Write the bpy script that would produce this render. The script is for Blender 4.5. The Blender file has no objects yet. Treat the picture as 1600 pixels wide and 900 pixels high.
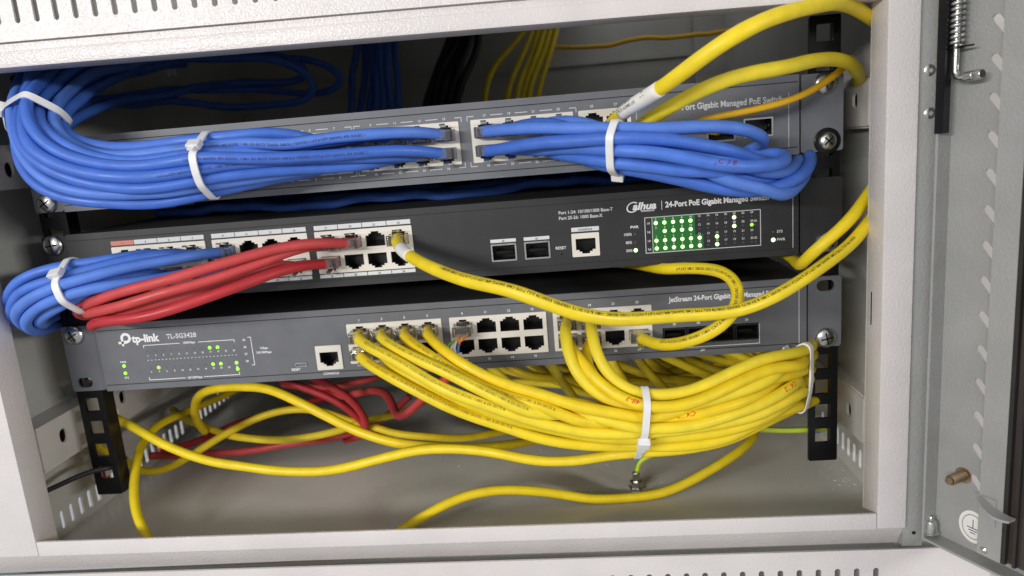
import bpy, bmesh, math, random
import numpy as np
from mathutils import Vector, Matrix, Euler
random.seed(7); np.random.seed(7)
S = 0.001                                   # everything below is written in millimetres
SC = bpy.context.scene
COL = SC.collection

# ---------------------------------------------------------------- camera
CAM_LOC = Vector((78.1, -423.6, 112.8))
CAM_ROT = Euler((math.radians(78.57), math.radians(4.62), math.radians(3.22)), 'XYZ')
cd = bpy.data.cameras.new('camera'); cam = bpy.data.objects.new('camera', cd); COL.objects.link(cam)
cam.location = CAM_LOC * S; cam.rotation_euler = CAM_ROT
cd.sensor_width = 36; cd.lens = 1119.8 / 1600 * 36; cd.clip_start = 0.01; cd.clip_end = 50
cd.dof.use_dof = True; cd.dof.focus_distance = 0.40; cd.dof.aperture_fstop = 9.0
SC.camera = cam
MROT = CAM_ROT.to_matrix()
def at(u, v, y):
    """point of the photograph's pixel (1600 x 900) at the depth y (mm)"""
    d = MROT @ Vector(((u - 800) / 1119.8, -(v - 450) / 1119.8, -1.0))
    return CAM_LOC + d * ((y - CAM_LOC.y) / d.y)

# ---------------------------------------------------------------- world, lamps, exposure
w = bpy.data.worlds.new('World'); SC.world = w; w.use_nodes = True
bg = w.node_tree.nodes['Background']; bg.inputs[0].default_value = (0.93, 0.95, 1.0, 1); bg.inputs[1].default_value = 0.43
def area(name, loc, target, sx, sy, power, col=(1, 0.98, 0.95)):
    l = bpy.data.lights.new(name, 'AREA'); l.shape = 'RECTANGLE'; l.size = sx; l.size_y = sy; l.energy = power; l.color = col
    o = bpy.data.objects.new(name, l); COL.objects.link(o); o.location = loc
    o.rotation_euler = (Vector(target) - Vector(loc)).to_track_quat('-Z', 'Y').to_euler()
    return o
area('front_lamp', (-0.5, -1.5, 1.3), (0, 0, 0.02), 1.3, 0.25, 2, (1, 0.92, 0.86))  # unseen ceiling tube above the cabinet front
area('front_lamp', (-1.0, -1.65, 0.47), (0, 0, 0.02), 1.1, 0.08, 27)  # low key light added at front left; height fits the lip's shadow
area('front_lamp', (1.7, -1.25, 0.36), (0, 0, 0.02), 0.8, 0.08, 14)  # low light added at front right to reach the left inner wall
SC.view_settings.view_transform = 'Standard'; SC.view_settings.look = 'None'
SC.view_settings.exposure = 0.0; SC.view_settings.gamma = 1
SC.render.engine = 'CYCLES'

# ---------------------------------------------------------------- materials
def mat(name, col, rough=0.5, metal=0.0, spec=0.5, noise=0.0, nscale=200, bump=0.0, bscale=900, emit=0, trans=0, coat=0, spots=0, alpha=1):
    m = bpy.data.materials.new(name); m.use_nodes = True
    nt = m.node_tree; b = nt.nodes['Principled BSDF']
    b.inputs['Base Color'].default_value = (*col, 1); b.inputs['Roughness'].default_value = rough
    b.inputs['Metallic'].default_value = metal; b.inputs['Specular IOR Level'].default_value = spec
    b.inputs['Transmission Weight'].default_value = trans; b.inputs['Coat Weight'].default_value = coat
    b.inputs['Alpha'].default_value = alpha
    if emit:
        b.inputs['Emission Color'].default_value = (*col, 1); b.inputs['Emission Strength'].default_value = emit
    tc = nt.nodes.new('ShaderNodeTexCoord')
    if noise:
        n = nt.nodes.new('ShaderNodeTexNoise'); n.inputs['Scale'].default_value = nscale; n.inputs['Detail'].default_value = 5
        nt.links.new(tc.outputs['Object'], n.inputs['Vector'])
        r = nt.nodes.new('ShaderNodeValToRGB'); r.color_ramp.elements[0].position = 0.3; r.color_ramp.elements[1].position = 0.7
        r.color_ramp.elements[0].color = (*[c * (1 - noise) for c in col], 1); r.color_ramp.elements[1].color = (*[min(1, c * (1 + noise)) for c in col], 1)
        nt.links.new(n.outputs['Fac'], r.inputs['Fac'])
        src = r.outputs['Color']
        if spots:
            n2 = nt.nodes.new('ShaderNodeTexNoise'); n2.inputs['Scale'].default_value = 55; n2.inputs['Detail'].default_value = 6; n2.inputs['Roughness'].default_value = 0.75
            nt.links.new(tc.outputs['Object'], n2.inputs['Vector'])
            r2 = nt.nodes.new('ShaderNodeValToRGB'); r2.color_ramp.elements[0].position = 0.66; r2.color_ramp.elements[1].position = 0.78
            r2.color_ramp.elements[0].color = (0, 0, 0, 1); r2.color_ramp.elements[1].color = (spots, spots, spots, 1)
            nt.links.new(n2.outputs['Fac'], r2.inputs['Fac'])
            mx = nt.nodes.new('ShaderNodeMixRGB'); mx.inputs[2].default_value = (0.30, 0.25, 0.19, 1)
            nt.links.new(r2.outputs['Color'], mx.inputs[0]); nt.links.new(src, mx.inputs[1]); src = mx.outputs[0]
        nt.links.new(src, b.inputs['Base Color'])
    if 'pvc' in name:
        n3 = nt.nodes.new('ShaderNodeTexNoise'); n3.inputs['Scale'].default_value = 45; n3.inputs['Detail'].default_value = 8
        nt.links.new(tc.outputs['Object'], n3.inputs['Vector']); mr = nt.nodes.new('ShaderNodeMapRange')
        mr.inputs['From Min'].default_value = 0.35; mr.inputs['From Max'].default_value = 0.65; mr.inputs['To Min'].default_value = rough - 0.08; mr.inputs['To Max'].default_value = rough + 0.22
        nt.links.new(n3.outputs['Fac'], mr.inputs['Value']); nt.links.new(mr.outputs['Result'], b.inputs['Roughness'])
    if bump:
        n = nt.nodes.new('ShaderNodeTexNoise'); n.inputs['Scale'].default_value = bscale; n.inputs['Detail'].default_value = 2
        nt.links.new(tc.outputs['Object'], n.inputs['Vector'])
        bp = nt.nodes.new('ShaderNodeBump'); bp.inputs['Strength'].default_value = bump; bp.inputs['Distance'].default_value = 0.0006
        nt.links.new(n.outputs['Fac'], bp.inputs['Height']); nt.links.new(bp.outputs['Normal'], b.inputs['Normal'])
    return m
M = dict(
    frame=mat('cream_powder_coat', (0.655, 0.615, 0.605), 0.28, noise=0.05, nscale=30, bump=0.6, bscale=800, spots=0.2),
    inner=mat('grey_powder_coat', (0.50, 0.50, 0.465), 0.38, noise=0.10, nscale=14, bump=0.35, bscale=800, spots=0.35),
    floor=mat('cabinet_floor_paint', (0.66, 0.65, 0.60), 0.28, noise=0.13, nscale=9, bump=0.12, bscale=300, spots=0.85),
    door=mat('shaded_powder_coat', (0.325, 0.325, 0.315), 0.42, noise=0.07, nscale=40, bump=0.55, bscale=700),  # darker than the frame coat: shade of the turned door put into the colour
    bracket=mat('bracket_powder_coat', (0.60, 0.57, 0.53), 0.4, noise=0.05, nscale=40, bump=0.2),
    rail=mat('black_enamel', (0.007, 0.007, 0.008), 0.30, spec=0.3, noise=0.3, nscale=60, bump=0.06, bscale=120),
    grey_case=mat('grey_textured_metal', (0.146, 0.153, 0.172), 0.5, spots=0.10, noise=0.08, nscale=70, bump=0.12, bscale=1500),
    grey_case2=mat('slate_textured_metal', (0.132, 0.137, 0.150), 0.48, spots=0.10, noise=0.08, nscale=70, bump=0.12, bscale=1500),
    black_case=mat('black_textured_metal', (0.019, 0.019, 0.021), 0.5, noise=0.15, nscale=70, bump=0.15, bscale=1500),
    chassis=mat('matte_black_chassis', (0.012, 0.012, 0.013), 0.7, noise=0.2, nscale=60),
    port_white=mat('ivory_port_plastic', (0.74, 0.70, 0.62), 0.35, noise=0.04, nscale=90),
    port_dark=mat('black_port_plastic', (0.012, 0.012, 0.013), 0.3, noise=0.2, nscale=300),
    gold=mat('gold_contact', (0.75, 0.5, 0.18), 0.3, 1),
    steel=mat('zinc_steel', (0.62, 0.62, 0.60), 0.28, 1, noise=0.2, nscale=400, bump=0.1, bscale=700),
    brass=mat('yellow_zinc_steel', (0.45, 0.33, 0.20), 0.38, 1, noise=0.25, nscale=300),
    blue=mat('blue_pvc', (0.062, 0.170, 0.62), 0.46, spots=0.10, noise=0.10, nscale=120, bump=0.12, bscale=260),
    yellow=mat('yellow_pvc', (0.83, 0.63, 0.013), 0.40, spots=0.16, noise=0.07, nscale=120, bump=0.12, bscale=260),
    orange=mat('amber_pvc', (0.80, 0.46, 0.012), 0.40, noise=0.06, nscale=120),
    red=mat('red_pvc', (0.50, 0.032, 0.038), 0.46, spots=0.10, noise=0.08, nscale=120, bump=0.15, bscale=260),
    black=mat('black_pvc', (0.012, 0.012, 0.014), 0.5, noise=0.2, nscale=120),
    green=mat('green_pvc', (0.16, 0.42, 0.05), 0.45, noise=0.1, nscale=100),
    lime=mat('lime_pvc', (0.62, 0.72, 0.06), 0.45, noise=0.1, nscale=100),
    white=mat('white_nylon', (0.78, 0.78, 0.78), 0.38, noise=0.04, nscale=150, spec=0.5),
    paper=mat('white_paper', (0.80, 0.78, 0.72), 0.6, noise=0.04, nscale=200),
    clear=mat('clear_polycarbonate', (0.95, 0.94, 0.90), 0.08, trans=0.92, noise=0.04, nscale=300, bump=0.2, bscale=250),
    print=mat('white_print', (0.82, 0.82, 0.82), 0.5, noise=0.05, nscale=900),
    print_dim=mat('grey_print', (0.42, 0.42, 0.42), 0.5, noise=0.05, nscale=900),
    print_orange=mat('coral_print', (0.62, 0.20, 0.15), 0.5, noise=0.05, nscale=900),
    print_silver=mat('silver_print', (0.64, 0.65, 0.66), 0.45, noise=0.06, nscale=900),
    ink=mat('black_ink', (0.03, 0.028, 0.02), 0.6, noise=0.1, nscale=900),
    ink_soft=mat('faded_brown_ink', (0.36, 0.26, 0.02), 0.6, noise=0.1, nscale=900),
    ink_blue=mat('dark_blue_ink', (0.03, 0.05, 0.20), 0.6, noise=0.1, nscale=900),
    ink_plum=mat('plum_ink', (0.16, 0.035, 0.12), 0.6, noise=0.1, nscale=900),
    ink_red=mat('red_ink', (0.70, 0.09, 0.015), 0.6, noise=0.1, nscale=900),
    led=mat('lit_green_led', (0.52, 1.0, 0.34), 0.3, emit=2.4),
    led2=mat('lit_lime_led', (0.32, 0.95, 0.06), 0.3, emit=1.0),
    led_off=mat('unlit_led', (0.09, 0.09, 0.09), 0.3, noise=0.1, nscale=900),
    led_glow=mat('green_led_glow', (0.012, 0.13, 0.018), 0.4, emit=0.22),  # glow of the lit dots, put in as an emissive green colour
    glass=mat('smoked_glass', (0.055, 0.042, 0.036), 0.12, noise=0.3, nscale=8, spec=0.5),
    rubber=mat('black_rubber', (0.02, 0.018, 0.017), 0.5, noise=0.2, nscale=80),
    wire_o=mat('orange_wire', (0.70, 0.22, 0.06), 0.4, noise=0.1, nscale=300),
    wire_b=mat('blue_wire', (0.09, 0.22, 0.70), 0.4, noise=0.1, nscale=300),
)

VAR = {k: [M[k], mat(k + '_pvc_faded', c1, 0.5, noise=0.08, nscale=110, bump=0.12, bscale=260, spots=0.14), mat(k + '_pvc_fresh', c2, 0.42, noise=0.08, nscale=130, bump=0.12, bscale=260, spots=0.08)] for k, c1, c2 in
    (('blue', (0.085, 0.20, 0.64), (0.050, 0.145, 0.56)), ('yellow', (0.82, 0.645, 0.025), (0.82, 0.60, 0.010)), ('red', (0.52, 0.055, 0.055), (0.45, 0.022, 0.03)))}
# ---------------------------------------------------------------- object helpers
ROOT = {}
def thing(name, label, cat, loc=(0, 0, 0), group=None):
    o = bpy.data.objects.new(name, None); COL.objects.link(o); o.empty_display_size = 0.01
    o.location = Vector(loc) * S; o['label'] = label; o['category'] = cat
    if group: o['group'] = group
    ROOT[o.name] = Vector(loc); return o
def off(parent):
    return ROOT.get(parent.name, Vector((0, 0, 0))) if parent else Vector((0, 0, 0))
def link(name, me, m, parent=None, loc=None, smooth=False):
    o = bpy.data.objects.new(name, me); COL.objects.link(o)
    if m is not None and not me.materials: me.materials.append(m)
    if parent: o.parent = parent; ROOT[o.name] = off(parent)
    if loc is not None:
        o.location = (Vector(loc) - off(parent)) * S; ROOT[o.name] = Vector(loc)
    if smooth:
        for p in me.polygons: p.use_smooth = True
    return o
def meshdata(name, V, F, o=Vector((0, 0, 0))):
    me = bpy.data.meshes.new(name); me.from_pydata([((v[0] - o[0]) * S, (v[1] - o[1]) * S, (v[2] - o[2]) * S) for v in V], [], F); me.update(); return me
def solid(name, V, F, m, parent=None, smooth=False, loc=None):
    """V are world mm, or relative to loc when loc is given"""
    me = meshdata(name, V, F, Vector((0, 0, 0)) if loc is not None else off(parent))
    return link(name, me, m, parent, loc, smooth)
class B:                                     # mesh collector
    def __init__(s): s.V = []; s.F = []
    def add(s, V, F):
        n = len(s.V); s.V += [tuple(v) for v in V]; s.F += [tuple(i + n for i in f) for f in F]; return s
    def box(s, x0, x1, y0, y1, z0, z1, c=0.0):
        if c:
            bm = bmesh.new(); bmesh.ops.create_cube(bm, size=1)
            for v in bm.verts: v.co = Vector(((x0 + x1) / 2 + v.co.x * (x1 - x0), (y0 + y1) / 2 + v.co.y * (y1 - y0), (z0 + z1) / 2 + v.co.z * (z1 - z0)))
            bmesh.ops.bevel(bm, geom=bm.edges[:], offset=c, segments=2, affect='EDGES', profile=0.6)
            bm.verts.index_update(); V = [v.co[:] for v in bm.verts]; F = [[v.index for v in f.verts] for f in bm.faces]; bm.free()
            return s.add(V, F)
        V = [(x, y, z) for x in (x0, x1) for y in (y0, y1) for z in (z0, z1)]
        return s.add(V, [(0, 1, 3, 2), (4, 6, 7, 5), (0, 4, 5, 1), (2, 3, 7, 6), (0, 2, 6, 4), (1, 5, 7, 3)])
    def lathe(s, base, axis, prof, n=20):     # prof: list of (radius, height along axis)
        a = Vector(axis).normalized(); t = a.orthogonal().normalized(); b = a.cross(t); V = []; F = []
        for r, h in prof:
            for k in range(n):
                q = 2 * math.pi * k / n; V.append(Vector(base) + a * h + (t * math.cos(q) + b * math.sin(q)) * r)
        for i in range(len(prof) - 1):
            for k in range(n):
                F.append((i * n + k, i * n + (k + 1) % n, (i + 1) * n + (k + 1) % n, (i + 1) * n + k))
        F.append(tuple(range((len(prof) - 1) * n, len(prof) * n))); F.append(tuple(reversed(range(n))))
        return s.add(V, F)
    def quad(s, *p): return s.add(p, [tuple(range(len(p)))])
    def build(s, name, m, parent=None, smooth=False, loc=None): return solid(name, s.V, s.F, m, parent, smooth, loc)
def autosmooth(o, ang=35):
    me = o.data
    bm = bmesh.new(); bm.from_mesh(me)
    for f in bm.faces: f.smooth = True
    for e in bm.edges:
        if len(e.link_faces) == 2 and e.calc_face_angle(0) > math.radians(ang): e.smooth = False
    bm.to_mesh(me); bm.free(); return o
def curve_mesh(loops, depth, bevel=0.0):
    """flat sheet in XZ with holes, from y=0 back to y=depth; loops[0] is the outline"""
    c = bpy.data.curves.new('sheet', 'CURVE'); c.dimensions = '2D'; c.fill_mode = 'BOTH'; c.extrude = depth / 2 * S; c.bevel_depth = bevel * S; c.bevel_resolution = 1
    for L in loops:
        sp = c.splines.new('POLY'); sp.points.add(len(L) - 1); sp.use_cyclic_u = True
        for p, q in zip(sp.points, L): p.co = (q[0] * S, q[1] * S, 0, 1)
    ob = bpy.data.objects.new('sheet', c); COL.objects.link(ob); bpy.context.view_layer.update()
    me = bpy.data.meshes.new_from_object(ob.evaluated_get(bpy.context.evaluated_depsgraph_get())); bpy.data.objects.remove(ob); bpy.data.curves.remove(c)
    me.transform(Matrix.Translation((0, depth / 2 * S, 0)) @ Matrix.Rotation(math.radians(90), 4, 'X')); me.materials.clear()
    return me
def sheet(name, loops, depth, m, parent, loc, rot=None, bevel=0.0):
    me = curve_mesh(loops, depth, bevel)
    if rot is not None: me.transform(rot.to_4x4())
    return link(name, me, m, parent, loc)
def rect(x0, x1, z0, z1): return [(x0, z0), (x1, z0), (x1, z1), (x0, z1)]
def rrect(x0, x1, z0, z1, r, n=4):
    out = []
    for cx, cz, a in ((x1 - r, z0 + r, -90), (x1 - r, z1 - r, 0), (x0 + r, z1 - r, 90), (x0 + r, z0 + r, 180)):
        for k in range(n + 1):
            q = math.radians(a + 90 * k / n); out.append((cx + r * math.cos(q), cz + r * math.sin(q)))
    return out
TXT = {}
def text_mesh(s, size, extrude=0.0, bold=0.0, shear=0.0, align='LEFT'):
    k = (s, size, extrude, bold, shear, align)
    if k not in TXT:
        c = bpy.data.curves.new('text', 'FONT'); c.body = s; c.size = size * S; c.extrude = extrude * S; c.offset = bold * S; c.shear = shear; c.align_x = align; c.resolution_u = 3
        ob = bpy.data.objects.new('text', c); COL.objects.link(ob); bpy.context.view_layer.update()
        me = bpy.data.meshes.new_from_object(ob.evaluated_get(bpy.context.evaluated_depsgraph_get())); bpy.data.objects.remove(ob); bpy.data.curves.remove(c)
        me.materials.clear(); TXT[k] = me
    return TXT[k]
RX = Matrix.Rotation(math.radians(90), 4, 'X')
def text(name, s, x, z, y, size, m, parent, bold=0.045, shear=0.0, align='LEFT', sx=1.0):
    me = text_mesh(s, size, 0.0, bold, shear, align).copy(); me.transform(Matrix.Diagonal((sx, 1, 1, 1))); me.transform(RX)
    return link(name, me, m, parent, (x, y, z))
def strip(b, x0, x1, z0, z1, y, d=0.05): b.box(x0, x1, y - d, y, z0, z1)

# ================================================================ the cabinet
XL, XR = -247.4, 242.6       # opening of the front frame
YF, YB = -50.0, -31.6
WL, WR, FZ, CZ, BY = -272.0, 266.0, -125.0, 262.0, 400.0
cab = thing('network_cabinet', 'cream steel wall cabinet standing open around the switches and cables', 'cabinet', (0, 0, FZ))
B().box(WL, WR, YB, BY, FZ - 1.5, FZ).build('floor_panel', M['floor'], cab)
B().box(WL, WR, BY, BY + 1.5, FZ, CZ).build('back_panel', M['inner'], cab)
sheet('roof_panel', [rect(WL, WR, -BY, -YB), rect(110, 252, -394, -190)], 1.5, M['inner'], cab, (0, 0, CZ), Matrix.Rotation(math.radians(90), 3, 'X'))  # unseen opening added to let light onto the right of the back wall
def slotloop(x, z, w, h, n=3):
    return rrect(x - w / 2, x + w / 2, z - h / 2, z + h / 2, w / 2 - 0.05, n)
# side panels: sheets in the YZ plane, with rows of low ventilation slots
def side(x, inward, groups, z):
    loops = [rect(YB, BY, FZ, CZ)]
    for y0, n in groups:
        for k in range(n): loops.append(slotloop(y0 + k * 9.6, z, 4.2, 13.5))
    rot = Matrix.Rotation(math.radians(90), 3, 'Z')
    o = sheet('side_panel', loops, 1.5, M['inner'], cab, (x, 0, 0), rot)
    return o
side(WL, 1, ((-4, 9), (98, 8), (190, 8)), -113.5)
side(WR + 1.5, -1, ((30, 8), (125, 8), (220, 8)), -110)
# folded corner column at the back right
B().box(235, 266, 388, 398, FZ, CZ).build('corner_post', M['inner'], cab)
B().box(WL, WR, 396, 399.5, 190, 194).build('back_rib', M['inner'], cab)
# front frame: posts with folded returns, a thin lower lip, a recessed groove all round, slotted outer panels
TILT = -0.0115                                # the frame hangs a touch out of level with the rack
def tilt(o):
    for v in o.data.vertices: v.co.z += TILT * (v.co.x + (o.location.x))
    o.data.update(); return o
ZT, ZB = 170.0, -101.2
def fbox(name, m, x0, x1, y0, y1, z0, z1, c=0.0):
    return tilt(autosmooth(B().box(x0, x1, y0, y1, z0, z1, c).build(name, m, cab), 50))
fbox('frame_post', M['frame'], XR, XR + 15.6, YF, YB, ZB - 9.2, ZT + 8, 1.1)
fbox('post_return', M['frame'], XR + 0.3, XR + 2, YB - 1.5, YB + 1.5, FZ, ZT + 8)
fbox('frame_post', M['frame'], XL - 70, XL, YF, YB, ZB - 9.3, ZT + 7.9, 1.1)
fbox('frame_lip', M['frame'], XL + 0.2, XR - 0.15, YF, YF + 2.2, ZB - 9.4, ZB, 0.7)
fbox('frame_head', M['frame'], XL - 69, XR + 15.2, YF + 0.1, YB, ZT, ZT + 8.2, 0.9)
fbox('groove', M['frame'], XL - 69, XR + 16, YF + 2.6, YF + 4.4, ZT + 8.0, ZT + 16)
bb = B(); x0_, x1_ = XL - 69, XR + 15
bb.add([(x0_, YF + 0.8, ZB - 8), (x1_, YF + 0.8, ZB - 8), (x1_, YF + 9, ZB - 23), (x0_, YF + 9, ZB - 23), (x0_, YF + 10.5, ZB - 8), (x1_, YF + 10.5, ZB - 8), (x1_, YF + 10.5, ZB - 23), (x0_, YF + 10.5, ZB - 23)], [(0, 3, 2, 1), (4, 5, 6, 7), (0, 1, 5, 4), (3, 7, 6, 2), (0, 4, 7, 3), (1, 2, 6, 5)])
tilt(bb.build('groove', M['frame'], cab))  # face slanted down and back so the band takes less light
fbox('hinge_post', M['door'], XR + 15.2, XR + 25.5, YF + 2.4, YB, ZB - 22, ZT + 120, 0.4)  # recessed frame band; shade beside the open door put in as darker coat
fbox('return_slit', M['rail'], XR - 0.15, XR + 0.3, YB - 6.4, YB - 5.4, 4, 22)
bb = B(); bb.lathe((XR + 21, YF + 2.35, ZB - 13.5 - 3), (0, -1, 0), [(1.1, 0), (1.1, 0.05), (0.05, 0.05)], 12); bb.build('pin_hole', M['rail'], cab)
tl = [rect(WL - 60, XR + 25.5, ZT + 12.6, ZT + 170)]
tl += [slotloop(-212 + k * 10.45, ZT + 29.6, 3.0, 17) for k in range(-5, 44)]
tilt(sheet('top_panel', tl, 1.4, M['frame'], cab, (0, YF - 0.5, 0)))
bl = [rect(WL - 60, XR + 60, ZB - 190, ZB - 20)]
bl += [slotloop(220.4 - k * 10.45, ZB - 39.5, 3.2, 17) for k in range(-2, 13)]
tilt(sheet('bottom_panel', bl, 1.4, M['frame'], cab, (0, YF - 3.0, 0)))
B().box(WL - 60, XR + 25, YF + 12, YF + 14, ZT + 13, ZT + 170).build('top_slot_backing', M['inner'], cab)  # plate added behind the top slots so they look dark
B().box(WL - 60, XR + 60, YF + 12, YF + 14, ZB - 190, ZB - 25).build('bottom_slot_backing', M['inner'], cab)  # added backing that keeps the bottom slots dark
# screw rivets on the hinge post
for u, v in ((1452, 110), (1452, 177)):
    p = at(u, v, YF + 3.2)
    bb = B(); bb.lathe(p, (0, -1, 0), [(3.0, 0), (3.0, 0.7), (2.4, 1.2), (1.2, 1.3), (1.1, 0.5), (0.1, 0.4)], 18)
    autosmooth(bb.build('rivet', M['steel'], cab), 40)
# front-to-back mounting channels on both side walls, with oval holes
def channel(x, y0, y1, z0, z1, holes, t=1.6):
    loops = [rrect(y0, y1, z0, z1, 1.5)]
    for y, z in holes: loops.append(rrect(y - 3.6, y + 3.6, z - 4.6, z + 4.6, 3.4, 5))
    rot = Matrix.Rotation(math.radians(90), 3, 'Z')
    sheet('mounting_channel', loops, t, M['bracket'], cab, (x, 0, 0), rot)
    s = 1 if x < 0 else -1
    bb = B(); xw = WL if x < 0 else WR
    bb.box(min(x, xw), max(x, xw) - 0.1, y0, y1, z1 - 0.2, z1 + 1.3); bb.box(min(x, xw), max(x, xw) - 0.1, y0, y1, z0 - 1.3, z0 + 0.2)
    bb.build('channel_flange', M['bracket'], cab)
channel(-253, -24, 330, -65, -38, [(-2, -50), (64, -48), (96, -47), (200, -50)])
channel(-253, -24, 330, 111, 135, [(1, 121.5), (70, 122), (200, 122)])
channel(258, 4, 330, 106, 132.5, [(22.4, 121), (100, 120)])
channel(258, 4, 330, -87, -58, [(25.5, -73), (100, -73)])
# cage rails with square holes
def rail(xc, inner, z0, z1):
    holes = []
    z = -31.75 - 15.875 + 0.0
    zs = [-15.875 - 15.875 * k for k in range(1, 8)] + [-15.875 + 15.875 * k for k in range(0, 14)]
    x0, x1 = xc - 8.6, xc + 8.6
    loops = [rrect(x0, x1, z0, z1, 1.0)] + [rrect(xc - 4.6, xc + 4.6, z - 4.6, z + 4.6, 0.8, 2) for z in zs if z0 + 5.2 < z < z1 - 5.2]
    sheet('rail', loops, 2.0, M['rail'], cab, (0, 2.2, 0))
    xf = x1 if inner > 0 else x0
    bb = B(); bb.box(min(xf, xf - inner * 2), max(xf, xf - inner * 2), 4.2, 13, z0, z1); bb.build('rail_flange', M['rail'], cab)
rail(-232.6, 1, -95, 176); rail(231.8, 1, -96, 168)
# earth bolt on the floor
p = at(995, 768, 34); p.z = FZ
bb = B(); bb.lathe((p.x, p.y, FZ), (0, 0, 1), [(5.5, 0), (5.5, 1), (4.6, 1.1), (4.6, 5), (2.6, 5.1), (2.6, 11), (2.2, 11.6), (0.1, 11.6)], 6)
bb.build('earth_bolt', M['steel'], cab)

# ---------------------------------------------------------------- the open door (a part of the cabinet) with its fittings
H0 = Vector((275, -48, 0)); DU = Vector((0.4695, -0.8829, 0)); DN = Vector((-0.8829, -0.4695, 0))
def dp(u, n, z): return tuple(H0 + DU * u + DN * n + Vector((0, 0, z)))
RD = Matrix((DU, -DN, Vector((0, 0, 1)))).transposed()          # sheet local x->DU, y->-DN
DZ0, DZ1, DWID = -118.0, 330.0, 22.8
def dbox(b, u0, u1, n0, n1, z0, z1):
    V = [dp(u, n, z) for u in (u0, u1) for n in (n0, n1) for z in (z0, z1)]
    b.add(V, [(0, 1, 3, 2), (4, 6, 7, 5), (0, 4, 5, 1), (2, 3, 7, 6), (0, 2, 6, 4), (1, 5, 7, 3)])
loops = [rect(0, 110, DZ0, DZ1)]
for k in range(0, 19):
    zc = -80 + k * 17.55; uc = DWID - 1.2
    a = math.radians(-52); hw, hl = 2.1, 5.6; L = []
    for q in range(12):
        t = 2 * math.pi * q / 12; px = hl * (1 if math.cos(t) > 0 else -1) * (0.68 if abs(math.cos(t)) < 0.9 else 1.0) if abs(math.cos(t)) > 0.3 else 0; 
        L.append((uc + 0, zc))
    L = []
    for q in range(5): t = math.radians(-90 + 45 * q); L.append((hl - hw + hw * math.cos(t), hw * math.sin(t)))
    for q in range(5): t = math.radians(90 + 45 * q); L.append((-(hl - hw) + hw * math.cos(t), hw * math.sin(t)))
    loops.append([(uc + x * math.cos(a) - z * math.sin(a), zc + x * math.sin(a) + z * math.cos(a)) for x, z in L])
door = sheet('door', loops, 1.4, M['door'], cab, H0, RD)
ROOT[door.name] = Vector(H0)
def dpart(b, name, m, smooth=False): return b.build(name, m, door, smooth)
b = B(); dbox(b, -1.4, 0, -1.4, 9.5, DZ0 - 1.4, DZ1); dpart(b, 'hinge_rim', M['door'])
b = B(); dbox(b, 0, 110, -1.4, 9.5, DZ0 - 1.4, DZ0); dpart(b, 'bottom_rim', M['door'])
b = B(); dbox(b, 29.4, 30.4, 4.5, 10.5, DZ0 + 7, DZ1); dbox(b, 30.4, 41, 9.5, 10.5, DZ0 + 7, DZ1); dpart(b, 'glass_retainer', M['door'])
b = B(); dbox(b, 41, 43, 7.5, 10.2, DZ0 + 7, DZ1); dbox(b, 46, 47.4, 7.5, 9.5, DZ0 + 7, DZ1); dpart(b, 'rubber_seal', M['rubber'])
b = B(); dbox(b, 43, 110, 5.5, 7.4, DZ0 + 7, DZ1); dpart(b, 'glass_pane', M['glass'])
b = B(); dbox(b, -1.0, 3.4, 6.6, 11.2, 100.5, DZ1); dpart(b, 'hinge_bar', M['rail'])
def helix(c, r, wr, z0, z1, pitch, n=14):
    turns = (z1 - z0) / pitch; pts = []
    N = int(turns * n)
    for i in range(N + 1):
        a = 2 * math.pi * i / n; pts.append(Vector((c[0] + r * math.cos(a), c[1] + r * math.sin(a), z0 + (z1 - z0) * i / N)))
    return pts
def tube_mesh(pts, r, seg=10, cap=True, radii=None):
    P = np.array([tuple(p) for p in pts], float); n = len(P)
    T = np.gradient(P, axis=0); T /= np.linalg.norm(T, axis=1)[:, None] + 1e-12
    N = np.zeros_like(P); a = np.array([0, -1.0, 0]); v = a - T[0] * (a @ T[0])
    if np.linalg.norm(v) < 0.2: a = np.array([0, 0, 1.0]); v = a - T[0] * (a @ T[0])
    N[0] = v / np.linalg.norm(v)
    for i in range(1, n):
        v = N[i - 1] - T[i] * (N[i - 1] @ T[i]); N[i] = v / (np.linalg.norm(v) + 1e-12)
    Bn = np.cross(T, N); q = np.arange(seg) * 2 * np.pi / seg
    R = np.full(n, r) if radii is None else np.array(radii)
    V = (P[:, None, :] + R[:, None, None] * (np.cos(q)[None, :, None] * N[:, None, :] + np.sin(q)[None, :, None] * Bn[:, None, :])).reshape(-1, 3)
    F = [(i * seg + k, i * seg + (k + 1) % seg, (i + 1) * seg + (k + 1) % seg, (i + 1) * seg + k) for i in range(n - 1) for k in range(seg)]
    if cap: F += [tuple(reversed(range(seg))), tuple(range((n - 1) * seg, n * seg))]
    return V.tolist(), F
hc = Vector(dp(5.6, 7.0, 0))
b = B(); b.add(*tube_mesh(helix(hc, 2.5, 0.8, 141, 215, 2.5), 0.95, 8)); dpart(b, 'spring', M['steel'], True)
b = B()
lp = [hc + Vector((0, 0, 240)), hc + Vector((0, 0, 180)), hc + Vector((0, 0, 140)), hc + Vector((0, 0, 132)), hc + Vector((0, 0, 129)), hc + DU * 1.2 + Vector((0, 0, 126.6)), hc + DU * 3.5 + DN * 0.6 + Vector((0, 0, 126)), hc + DU * 13 + DN * 2.0 + Vector((0, 0, 126.5))]
b.add(*tube_mesh(lp, 1.55, 12)); e = lp[-1]; d = (lp[-1] - lp[-2]).normalized()
b.lathe(lp[-2] + d * 2.0, d, [(1.75, 0), (2.3, 0.3), (2.3, 4.6), (2.0, 4.9), (2.0, 5.3), (2.3, 5.6), (2.3, 8.6), (1.9, 9.2), (0.1, 9.2)], 16); autosmooth(dpart(b, 'hinge_pin', M['steel']), 40)
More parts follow.
